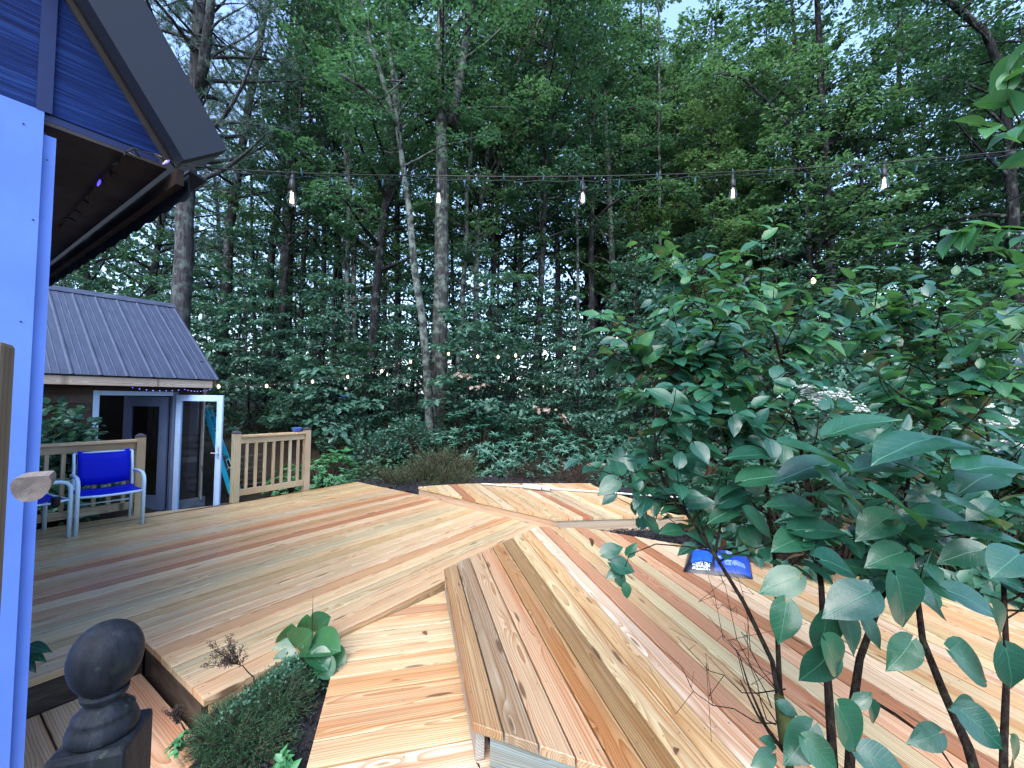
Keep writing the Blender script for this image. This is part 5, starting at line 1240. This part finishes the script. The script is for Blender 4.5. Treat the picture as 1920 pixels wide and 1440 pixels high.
# ------------------------------------------------------------------ near bed: mulch, ground covers, hosta
def bed(name, pts, z0, bump_, seed, label):
    g = np.random.default_rng(seed); x0, x1 = min(p[0] for p in pts), max(p[0] for p in pts); y0, y1 = min(p[1] for p in pts), max(p[1] for p in pts); n_ = 46
    X, Y = np.meshgrid(np.linspace(x0, x1, n_), np.linspace(y0, y1, n_))
    zz = z0 + bump_ * (np.sin(X * 9 + 1) * np.sin(Y * 8) * .5 + g.normal(0, .25, X.shape))
    ii = (np.arange(n_ - 1)[:, None] * n_ + np.arange(n_ - 1)[None]).ravel(); F = np.stack([ii, ii + 1, ii + n_ + 1, ii + n_], 1)
    cx, cy = X.ravel()[F].mean(1), Y.ravel()[F].mean(1); inside = np.zeros(len(F), bool); k = len(pts)
    for i in range(k):
        (xa, ya), (xb, yb) = pts[i], pts[(i + 1) % k]; cond = ((ya > cy) != (yb > cy)) & (cx < (xb - xa) * (cy - ya) / (yb - ya + 1e-12) + xa); inside ^= cond
    m = np_mesh(name, np.stack([X, Y, zz], -1).reshape(-1, 3), F[inside]); m.shade_smooth(); o = tag(link(name, m, M['mulch']), kind='structure')
    # chips
    nc_ = 5200; px_ = g.uniform(x0, x1, nc_); py_ = g.uniform(y0, y1, nc_); ins = np.zeros(nc_, bool)
    for i in range(k):
        (xa, ya), (xb, yb) = pts[i], pts[(i + 1) % k]; ins ^= ((ya > py_) != (yb > py_)) & (px_ < (xb - xa) * (py_ - ya) / (yb - ya + 1e-12) + xa)
    px_, py_ = px_[ins], py_[ins]; q = len(px_); L = Leaves(); L.add(np.stack([px_, py_, np.full(q, z0 + bump_ * .3) + g.uniform(0, .02, q)], 1), unit(rvec(g, q) * [1, 1, .4]), unit(rvec(g, q, .6) + [0, 0, 1]), g.uniform(.015, .05, q), g.uniform(.006, .014, q))
    tag(link("mulch_chips", L.mesh("mulch_chips", 'diamond', .3, .1), M['chip']), label, "mulch", kind='stuff')
bed("mulch_bed", [st(.90, 2.44), st(2.55, 2.47), (-1.08, 2.80), (-.84, 1.85), (-.70, 1.0), (-.9, .6), (-2.0, .9), st(.3, 1.75), st(.9, 2.3)], -.125, .03, 91, "black wood chips between the deck and the walkway")
bed("mulch_bed", [(-.12, 1.80), (.7, 1.46), (1.8, .95), (3.2, .40), (3.4, -.4), (.2, .2), (-.02, 1.0)], -.03, .035, 92, "black wood chips before the raised platform's cut end")
bed("mulch_bed", [(.45, 4.90), (2.1, 5.18), (2.9, 4.9), (2.4, 3.75), (1.7, 4.16), (.9, 4.62), (.40, 4.70)], -.03, .03, 93, "black wood chips between the two raised platforms")
bed("mulch_bed", [(-2.75, 7.75), (-1.45, 6.72), (-.6, 6.95), (1.35, 7.10), (2.3, 6.6), (3.4, 7.8), (1, 9.0), (-1, 9.2), (-2.8, 8.6)], -.02, .04, 94, "dark chips in the planting bed behind the far platform")

def cover(name, label, cat, c, mesh, leaf, shape, sc=(1, 1, 1), fold=.1):
    o = shrub(name, label, cat, c, mesh, leaf, shape, fold=fold); o.scale = sc; return o
jz = -.12
cover("juniper_bush", "dark green creeping juniper against the deck's notched corner", "bush", on_z(436, 1385, jz), shrub_mesh(95, .20, .13, 240, 70, .020, .13, 'sprig'), 'juniper', 'blade', (1.1, 1, 1))
cover("juniper_bush", "second creeping juniper lower in the bed near the walkway", "bush", on_z(510, 1335, jz), shrub_mesh(96, .24, .16, 230, 70, .020, .13, 'sprig'), 'juniper', 'blade')
cover("juniper_bush", "sparse brownish juniper at the lower edge of the bed", "bush", on_z(480, 1400, jz), shrub_mesh(97, .20, .10, 110, 60, .018, .14, 'sprig'), 'juniper', 'blade')
cover("creeping_plant", "mound of tiny round blue-green leaves below the hosta", "plant", on_z(585, 1275, jz), shrub_mesh(98, .17, .18, 170, 26, .016, .75, 'sprig'), 'creeper', 'ovate', (1, 1.1, 1))
g = np.random.default_rng(99); mb = MB(); L = Leaves(); c0 = on_z(560, 1290, jz)
for i in range(26):
    e_ = on_z(*[(560 - 150 * t_ + random.uniform(-30, 20), 1270 + 140 * t_ + random.uniform(-20, 20)) for t_ in (random.uniform(.1, 1),)][0], jz) - c0
    pts = [Vector((0, 0, .05)), e_ * .5 + Z * random.uniform(.10, .16), e_ + Z * random.uniform(.02, .12)]; w_ = wire(pts, [-.02, -.02], 5); mb.tube(w_, .0015, 4, False)
    for p in w_: k = 9; L.add(np.array(p) + rvec(g, k, .012), rvec(g, k), unit(rvec(g, k, .5) + [0, 0, 1]), .015, .012)
tree_thing("creeping_plant", "trailing strands of tiny blue-green leaves running down over the juniper", "plant", c0, None, mb.mesh("stems"), L.mesh("foliage", 'ovate'), M['twig'], M['creeper'], 'foliage', 'stems')
cover("seedling_plant", "small bright seedling with a leaf rosette at the bottom of the bed", "plant", on_z(545, 1432, jz + .01), shrub_mesh(100, .055, .05, 6, 6, .055, .55), 'azalea', 'ovate')
cover("seedling_plant", "tiny green seedling beside the landing boards at the bed's left", "plant", on_z(345, 1402, jz + .01), shrub_mesh(103, .05, .05, 7, 6, .04, .55), 'azalea', 'ovate')

# hosta
def leaf_part_mesh(seed, heart=.5, ratio=.72, fold=.14, droop=.25, cup=.0, nseg=9, rnd=False):
    """a broad leaf one unit long: 2 x nseg strips either side of the midrib, UV = (along, across)"""
    g = np.random.default_rng(seed); V, UVs, F = [], [], []
    ts = np.concatenate([[0, .05, .13], np.linspace(.24, 1, nseg - 1)]) if nseg > 5 else np.array([0, .1, .35, .7, 1.0]); tw_ = g.normal(0, .06)
    TT, WW = [0, .05, .13, .24, .36, .5, .62, .74, .85, .93, 1], [.10, .50, .78, .95, 1.0, .93, .78, .56, .30, .13, 0]
    if rnd: WW = [.12, .55, .84, .98, 1.0, .98, .90, .75, .50, .26, 0]
    for t_ in ts:
        wd = ratio * .5 * float(np.interp(t_, TT, WW)); back = heart * .17 * (1 - t_) ** 4
        for s_ in (-1, -.55, 0, .55, 1):
            x = t_ - back * (abs(s_) ** 1.5); y = wd * s_; z = fold * abs(y) * 1.4 - droop * t_ * t_ + cup * (y * y) * 2 + .012 * math.sin(9 * t_ + 3 * s_ + seed) + tw_ * y
            V.append((x, y, z)); UVs.append((t_, y))
    for j in range(len(ts) - 1):
        for i in range(4): F.append((j * 5 + i, (j + 1) * 5 + i, (j + 1) * 5 + i + 1, j * 5 + i + 1))
    return np.array(V), np.array(F), np.array(UVs)
def leaf_mesh_obj(name, seed, mat, **k):
    V, F, U = leaf_part_mesh(seed, **k); m = np_mesh(name, V, F, U); m.shade_smooth(); m.materials.append(mat); return m
def place_leaf(mesh, root, base, d, nrm, size):
    d = Vector(d).normalized(); y = Vector(nrm).cross(d).normalized(); n_ = d.cross(y)
    mw = Matrix.Translation(base) @ Matrix((d, y, n_)).transposed().to_4x4() @ Matrix.Scale(size, 4)
    return link("leaf", mesh, None, root, mw)
hb_ = on_z(588, 1262, jz); hosta = thing("hosta_plant", hb_, "hosta with broad puckered green leaves at the corner of deck and walkway", "plant")
hm_ = [leaf_mesh_obj("hosta_leaf", 200 + i, M['hosta'], heart=.8, ratio=.98, fold=.10, droop=.16, cup=.35, rnd=True) for i in range(3)]
hl = [(545, 1192, 60, 80, 2.62), (568, 1202, 75, 60, 2.50), (603, 1170, 62, 60, 2.60), (607, 1213, 88, 20, 2.44), (530, 1228, 70, 170, 2.50), (525, 1248, 66, 195, 2.40), (600, 1240, 55, -25, 2.36), (627, 1240, 60, -20, 2.45), (552, 1218, 50, 150, 2.55), (612, 1255, 48, -50, 2.36), (578, 1170, 48, 95, 2.68)]
stalk = MB()
for i, (u, v, spx, ang_, d) in enumerate(hl):
    c = at(u, v, d); sz_ = spx * .80 / FPX * d; a = R(ang_); out = RIGHT * math.cos(a) + UP * math.sin(a) * .75 - FWD * .35; out = out.normalized()
    b = c - out * sz_ * .5; nrm = (-FWD * random.uniform(.35, .9) + UP * .8 + RIGHT * (math.cos(a) * .45 + random.uniform(-.3, .3))); place_leaf(hm_[i % 3], hosta, b, out, nrm, sz_)
    stalk.tube(wire([hb_ + Vector((random.uniform(-.02, .02), random.uniform(-.02, .02), .0)), b], [-.02], 5), .0035, 5)
stalk.build("stalks", M['hosta'], hosta, True)
sc0 = at(585, 1215, 2.45); MB().tube([hb_, sc0, at(586, 1150, 2.45), at(587, 1115, 2.45)], [.003, .0025, .002, .001], 5).build("flower_stalk", M['twig'], hosta, True)

# dead heather sprig leaning over the deck edge
def sprig(label, base, pts, seed, n_br, spread, ln):
    g = np.random.default_rng(seed); mb = MB(); L = Leaves(); w_ = wire([p - base for p in pts], [.004] * (len(pts) - 1), 6); mb.tube(w_, [.004 * (1 - .6 * i / len(w_)) for i in range(len(w_))], 5)
    tip = w_[-1]; ddr = (w_[-1] - w_[-4]).normalized()
    for i in range(n_br):
        o = w_[len(w_) - 1 - int(g.uniform(0, 6))]; d = (ddr + Vector(g.normal(0, spread, 3)) + Z * .35).normalized(); c_ = curve(g, o, d, ln * g.uniform(.5, 1.1), 5, .35, .05)
        mb.tube(c_, [.002, .0018, .0015, .0012, .001, .0008], 4, False)
        for p in c_[1:]: k = 9; L.add(np.array(p) + rvec(g, k, .005), unit(rvec(g, k) + np.array(d)), rvec(g, k), .014, .004)
    return tree_thing("heather_sprig", label, "plant", base, None, mb.mesh("stems"), L.mesh("foliage", 'diamond'), M['twig'], M['heath_brown'], 'foliage', 'stems')
b_ = on_z(478, 1300, jz); sprig("dry brown heather sprig leaning over the deck's front edge", b_, [b_, at(476, 1270, 2.18), at(455, 1248, 2.15), at(432, 1238, 2.12)], 301, 20, .5, .14)
b_ = on_z(352, 1375, jz); sprig("little dry sprig lying over the landing boards", b_, [b_, at(340, 1356, 1.98), at(325, 1345, 1.96)], 302, 10, .4, .07)
# leaves by the house post
vl = leaf_mesh_obj("vine_leaf", 310, M['lilac_leaf'], heart=.2, ratio=.42, droop=.3)
vb = at(40, 1225, 1.9); vroot = thing("vine", vb, "few narrow leaves poking out from behind the pale house post", "plant")
MB().tube([vb + Vector((-.05, .02, -.1)), vb, at(62, 1215, 1.9)], .003, 5).build("stem", M['twig'], vroot)
for (u, v, spx, a) in ((50, 1212, 52, 5), (48, 1222, 45, -8), (50, 1235, 32, -45)):
    p = at(u, v, 1.9); place_leaf(vl, vroot, p, RIGHT * math.cos(R(a)) + UP * math.sin(R(a)) - FWD * .2, UP - FWD * .5, spx / FPX * 1.9)

# ------------------------------------------------------------------ the lilac in the foreground
rl_ = random.Random(77); gl = np.random.default_rng(77)
lb_ = Vector((.75, .95, -.05)); lilac = thing("lilac_bush", lb_, "large lilac bush with glossy heart-shaped leaves filling the right foreground", "bush")
lv_dark = [leaf_mesh_obj("lilac_leaf", 400 + i, M['lilac_leaf'], heart=1.0, ratio=.74, fold=.16, droop=.22) for i in range(4)]
lv_young = [leaf_mesh_obj("young_leaf", 420 + i, M['lilac_young'], heart=.9, ratio=.68, fold=.22, droop=.25) for i in range(3)]
stems = [[(1490, 1620, .98), (1478, 1420, 1.02), (1462, 1320, 1.08), (1448, 1240, 1.15), (1395, 1130, 1.28), (1340, 1040, 1.38), (1290, 965, 1.46), (1245, 905, 1.52), (1230, 860, 1.55), (1226, 760, 1.60), (1222, 700, 1.64), (1230, 660, 1.68)],
         [(1490, 1620, .98), (1480, 1400, 1.04), (1462, 1290, 1.12), (1458, 1200, 1.20), (1455, 1080, 1.32), (1440, 930, 1.48), (1415, 800, 1.62), (1385, 700, 1.72), (1345, 620, 1.82), (1310, 555, 1.9), (1292, 520, 1.92)],
         [(1575, 1640, .92), (1560, 1400, .98), (1553, 1290, 1.04), (1545, 1200, 1.12), (1540, 1100, 1.22), (1520, 950, 1.38), (1500, 830, 1.52), (1470, 700, 1.68), (1450, 620, 1.78), (1425, 560, 1.86), (1410, 520, 1.9)],
         [(1590, 1500, .95), (1598, 1330, 1.02), (1612, 1235, 1.10), (1650, 1130, 1.22), (1690, 1020, 1.36), (1705, 880, 1.52), (1690, 740, 1.66), (1655, 640, 1.78), (1615, 560, 1.88)],
         [(1860, 1560, .88), (1815, 1400, .96), (1770, 1300, 1.04), (1730, 1200, 1.14), (1715, 1080, 1.28), (1740, 900, 1.48), (1760, 760, 1.64), (1755, 660, 1.76), (1745, 580, 1.84)],
         [(1880, 1600, .86), (1882, 1400, .95), (1888, 1250, 1.05), (1880, 1050, 1.22), (1865, 880, 1.4), (1840, 760, 1.55), (1815, 670, 1.68)],
         [(1612, 1300, 1.05), (1680, 1340, 1.02), (1760, 1400, .96), (1800, 1460, .92)],
         [(1340, 1040, 1.38), (1360, 940, 1.46), (1365, 840, 1.56), (1340, 740, 1.66), (1300, 660, 1.74)],
         [(1478, 1420, 1.0), (1440, 1370, 1.0), (1405, 1290, 1.02), (1388, 1235, 1.05)], [(1478, 1420, 1.0), (1420, 1340, 1.0), (1388, 1275, 1.02)]]
SP = []
for si, s_ in enumerate(stems):
    pts = [at(*q) for q in s_]; r0 = .0105 if si in (2, 3, 4) else (.008 if si < 6 else .0045)
    o = MB().tube(pts, [r0 * (1 - .72 * i / (len(pts) - 1)) for i in range(len(pts))], 8).build("stem", M['lilac_bark'], lilac, True)
    if si < 6 or si == 7: SP.append(pts)
# bare fine twigs low on the left
tw_ = MB()
for q in range(7):
    o = at(1462 + rl_.uniform(-10, 10), 1330 + rl_.uniform(-60, 50), 1.07); e = at(1230 + 170 * rl_.random(), 1010 + rl_.uniform(0, 210), 1.3 + rl_.uniform(-.1, .15))
    c_ = [o.lerp(e, k / 6) + Vector(gl.normal(0, .008, 3)) - Z * .05 * math.sin(math.pi * k / 6) for k in range(7)]; tw_.tube(c_, [.0017 * (1 - .11 * k) for k in range(7)], 4, False)
    for k in (3, 4, 5): tw_.tube([c_[k], c_[k] + Vector(gl.normal(0, .035, 3)), c_[k] + Vector(gl.normal(0, .05, 3))], [.001, .0008, .0006], 3, False)
tw_.build("twigs", M['lilac_bark'], lilac, True)
mo = MB(); mo.tube([at(1482, 1400, 1.01), at(1470, 1340, 1.06), at(1460, 1305, 1.09)], [.018, .017, .012], 10); mo.v = [tuple(np.array(v) + gl.normal(0, .0025, 3)) for v in mo.v]
mo.build("moss", M['moss'], lilac, True)
count = [0]; extra = Leaves(); LEAVES = []
def lil_leaf(base, d, nrm, size, young=False): LEAVES.append((size / max(.3, (base - CAM).length), base, d, nrm, size, young))
# leaves one can single out low down and in front: (u, v, length px, direction deg, distance, facing)
big = [(1700, 1135, 150, -68, .80, .9), (1590, 1130, 130, 195, .95, .8), (1460, 1095, 95, 200, 1.1, .7), (1470, 1170, 95, 250, 1.05, .5), (1545, 1195, 105, 262, 1.0, .6), (1598, 1190, 95, 285, .98, .7), (1640, 1190, 70, -60, 1.0, .5), (1530, 1255, 105, 235, .95, .45), (1570, 1240, 115, -58, .92, .6),
       (1690, 1230, 95, 215, .95, .5), (1830, 1250, 130, -32, .82, .5), (1750, 1130, 100, -35, 1.0, .9), (1835, 1130, 110, -20, .95, .9), (1890, 1055, 120, 190, .8, 1.0), (1800, 1040, 95, 195, 1.1, .9), (1880, 1180, 120, -60, .85, .5), (1900, 1260, 110, -75, .8, .4),
       (1735, 1385, 80, 190, .85, .5), (1850, 1370, 110, -40, .75, .4), (1810, 1330, 80, 165, .85, .4), (1905, 1420, 90, -70, .75, .4), (1600, 1375, 130, -62, .80, .4), (1500, 1400, 110, 215, .9, .5), (1640, 1340, 60, -70, 1.0, .5), (1545, 1420, 90, -40, .85, .5), (1660, 1430, 100, -10, .8, .4),
       (1430, 1425, 60, 190, 1.0, .5), (1440, 1390, 40, 150, 1.0, .6), (1480, 1330, 45, -20, 1.05, .7), (1620, 1310, 50, 40, 1.0, .7), (1480, 1015, 100, 185, 1.2, .9), (1580, 1060, 110, -15, 1.05, 1.0), (1660, 1045, 100, 190, 1.1, .9),
       (1150, 1030, 52, 20, 1.42, .7), (1170, 1062, 60, -15, 1.40, .6), (1185, 1030, 36, 60, 1.42, .6), (1150, 1075, 40, 200, 1.4, .5), (1165, 1090, 40, -60, 1.4, .4), (1175, 1110, 34, -85, 1.38, .4), (1140, 935, 40, 215, 1.5, .5), (1205, 975, 42, 80, 1.5, .6), (1225, 985, 46, -40, 1.48, .6), (1190, 955, 30, -70, 1.5, .5)]
big += [(1545, 850, 165, -12, 1.12, 1.5), (1500, 880, 130, 190, 1.2, 1.4), (1690, 835, 165, 188, 1.1, 1.5), (1790, 830, 170, 8, 1.1, 1.5), (1620, 790, 140, 28, 1.2, 1.3), (1440, 890, 110, 20, 1.3, 1.3), (1400, 850, 100, 175, 1.35, 1.3), (1590, 920, 140, -30, 1.1, 1.2), (1700, 950, 150, -25, 1.05, 1.2),
        (1760, 965, 130, 160, 1.1, 1.2), (1850, 960, 150, -15, 1.0, 1.3), (1480, 945, 110, 165, 1.25, 1.2), (1430, 985, 90, -40, 1.3, 1.0), (1540, 990, 110, 10, 1.2, 1.1), (1640, 985, 110, 200, 1.15, 1.1), (1880, 870, 150, 12, 1.0, 1.4), (1830, 900, 120, 190, 1.1, 1.3), (1740, 890, 130, -20, 1.15, 1.4),
        (1640, 870, 120, 172, 1.2, 1.4), (1860, 1000, 120, 5, 1.0, 1.3), (1380, 930, 80, 30, 1.4, 1.1), (1350, 965, 70, 200, 1.4, 1.0)]
for (u, v, spx, a, d, fc) in big:
    sz_ = spx * .80 / FPX * d; ar = R(a); out = (RIGHT * math.cos(ar) + UP * math.sin(ar) + FWD * rl_.uniform(-.45, .1)).normalized(); c = at(u, v, d)
    nrm = UP * (.35 + fc * .7) - FWD * (1.15 - .55 * fc) + RIGHT * rl_.uniform(-.3, .3); lil_leaf(c - out * sz_ * .5, out, nrm, sz_)
brt = MB(); b0 = at(1345, 1035, 1.39)
brt.tube([b0, at(1290, 1025, 1.4), at(1230, 1020, 1.42), at(1180, 1040, 1.41), at(1165, 1085, 1.40)], [.003, .0025, .002, .0015, .001], 4); brt.tube([at(1290, 965, 1.46), at(1250, 960, 1.48), at(1190, 950, 1.5), at(1150, 930, 1.5)], [.003, .0022, .0016, .001], 4)
# twigs with opposite pairs of leaves over the upper bush
tw2 = MB()
for q in range(320):
    pts = rl_.choice(SP); n_ = len(pts); lo_ = .40; f = lo_ + (1.0 - lo_) * rl_.random() ** .75; x_ = f * (n_ - 1); j = min(n_ - 2, int(x_)); o = pts[j].lerp(pts[j + 1], x_ - j)
    a = rl_.uniform(0, 6.283); d = Vector((math.cos(a) * .95, math.sin(a) * .75, rl_.uniform(.05, .9))).normalized(); ln = rl_.uniform(.12, .36) * (.75 + .4 * f)
    c_ = curve(gl, o, d, ln, 4, .22, .06)
    tip_uv = c_[-1] - CAM
    if tip_uv.dot(FWD) < .85: continue
    tw2.tube(c_, [.0032, .0027, .0022, .0017, .001], 4, False); yg = c_[-1].z > 1.62 + rl_.uniform(-.25, .3)
    for k in range(1, 5):
        dk = (c_[k] - c_[k - 1]).normalized(); sd_ = dk.cross(Vector(gl.normal(0, 1, 3))).normalized()
        for s_ in (1, -1):
            if rl_.random() < .12: continue
            out = (dk * rl_.uniform(.1, .7) + sd_ * s_ + Vector((0, 0, rl_.uniform(-.35, .2)))); out.z *= .55; out.normalize(); sz_ = rl_.uniform(.048, .092) * (1.0 if k < 4 else .72)
            pet = c_[k] + out * .018; lil_leaf(pet, out, Z - FWD * rl_.uniform(.1, .75) + Vector(gl.normal(0, .25, 3)), sz_, yg and rl_.random() < .6)
tw2.build("twigs", M['lilac_bark'], lilac, True); brt.build("twigs", M['lilac_bark'], lilac, True)
LEAVES.sort(key=lambda t_: -t_[0])
restV, restF, restU, b_i = [[], []], [[], []], [[], []], [0, 0]
for i, (_, base, d, nrm, size, yg) in enumerate(LEAVES):
    if i < 290: place_leaf(rl_.choice(lv_young if yg else lv_dark), lilac, base, d, nrm, size)
    else:
        k = 1 if yg else 0; V, F, U = leaf_part_mesh(500 + i % 6, heart=1.0, ratio=.72, fold=.18, droop=.22, nseg=4)
        d = Vector(d).normalized(); y = Vector(nrm).cross(d).normalized(); n_ = d.cross(y); Mx = np.array([d, y, n_])
        restV[k].append(V * size @ Mx + np.array(base)); restF[k].append(F + b_i[k]); restU[k].append(U); b_i[k] += len(V)
for k in (0, 1):
    if restV[k]:
        m = np_mesh("small_leaves", np.concatenate(restV[k]), np.concatenate(restF[k]), np.concatenate(restU[k])); m.shade_smooth()
        tag(link("small_leaves", m, M['lilac_young'] if k else M['lilac_leaf'], lilac), kind='stuff')
for (u, v, s_, a) in ((1282, 858, 34, -95), (1325, 868, 30, -80), (1340, 872, 24, -100), (1352, 1010, 30, -85), (1105, 1010, 20, -60)):
    c = at(u, v, 1.5); o = place_leaf(leaf_mesh_obj("dead_leaf", 600 + u % 7, M['brown_leaf'], heart=.4, ratio=.4, fold=.9, droop=.5), lilac, c, RIGHT * math.cos(R(a)) + UP * math.sin(R(a)), -FWD + RIGHT * .5, s_ / FPX * 1.5); o.name = "dead_leaf"

# lilac branch hanging in from the upper right
br0 = at(1990, 300, 1.75); lb2 = thing("lilac_branch", br0, "bright green leafy branch reaching in at the upper right edge", "branch")
mb = MB(); cnt = 0
for (pts, nl_) in (([(1990, 330, 1.75), (1930, 260, 1.75), (1885, 180, 1.75), (1900, 110, 1.75)], 9), ([(1990, 330, 1.75), (1900, 250, 1.8), (1840, 235, 1.8)], 6), ([(1990, 470, 1.7), (1920, 430, 1.7), (1830, 425, 1.75), (1790, 440, 1.75)], 9), ([(1990, 560, 1.8), (1920, 520, 1.8), (1880, 470, 1.8)], 7), ([(1990, 640, 1.9), (1900, 620, 1.9), (1850, 600, 1.9)], 7)):
    p3 = [at(*q) for q in pts]; mb.tube(p3, [.006, .0045, .003, .002][:len(p3)], 5)
    for k in range(nl_):
        f = .25 + .75 * k / (nl_ - 1); x_ = f * (len(p3) - 1); j = min(len(p3) - 2, int(x_)); o = p3[j].lerp(p3[j + 1], x_ - j); dl = (p3[j + 1] - p3[j]).normalized()
        sd_ = (UP if k % 2 else -UP) * rl_.uniform(.2, .9) + FWD * rl_.uniform(-.6, .6); out = (dl * .8 + sd_ + Vector((0, 0, -.25))).normalized()
        place_leaf(rl_.choice(lv_young), lb2, o, out, Z + Vector(gl.normal(0, .35, 3)) - FWD * .3, rl_.uniform(.085, .13))
mb.build("twigs", M['lilac_bark'], lb2, True)

# fallen leaves on the boards
fm2 = leaf_mesh_obj("fallen_leaf", 610, M['brown_leaf'], heart=.3, ratio=.6, fold=.5, droop=.1)
for (u, v, z_, s_, lab) in ((1268, 1403, .150, .035, "dark fallen leaf on the raised platform near its cut end"), (792, 1186, -.040, .05, "shrivelled brown leaf on the walkway boards"), (622, 1180, .004, .03, "pinkish fallen leaf at the main deck's front edge"), (1425, 1352, .150, .03, "reddish fallen leaf by the lilac stems on the platform")):
    p = on_z(u, v, z_); o = place_leaf(fm2, None, p, Vector((rl_.uniform(-1, 1), rl_.uniform(-1, 1), .05)), Z + Vector((.2, .1, 0)), s_); o.name = "fallen_leaf"; tag(o, lab, "leaf")
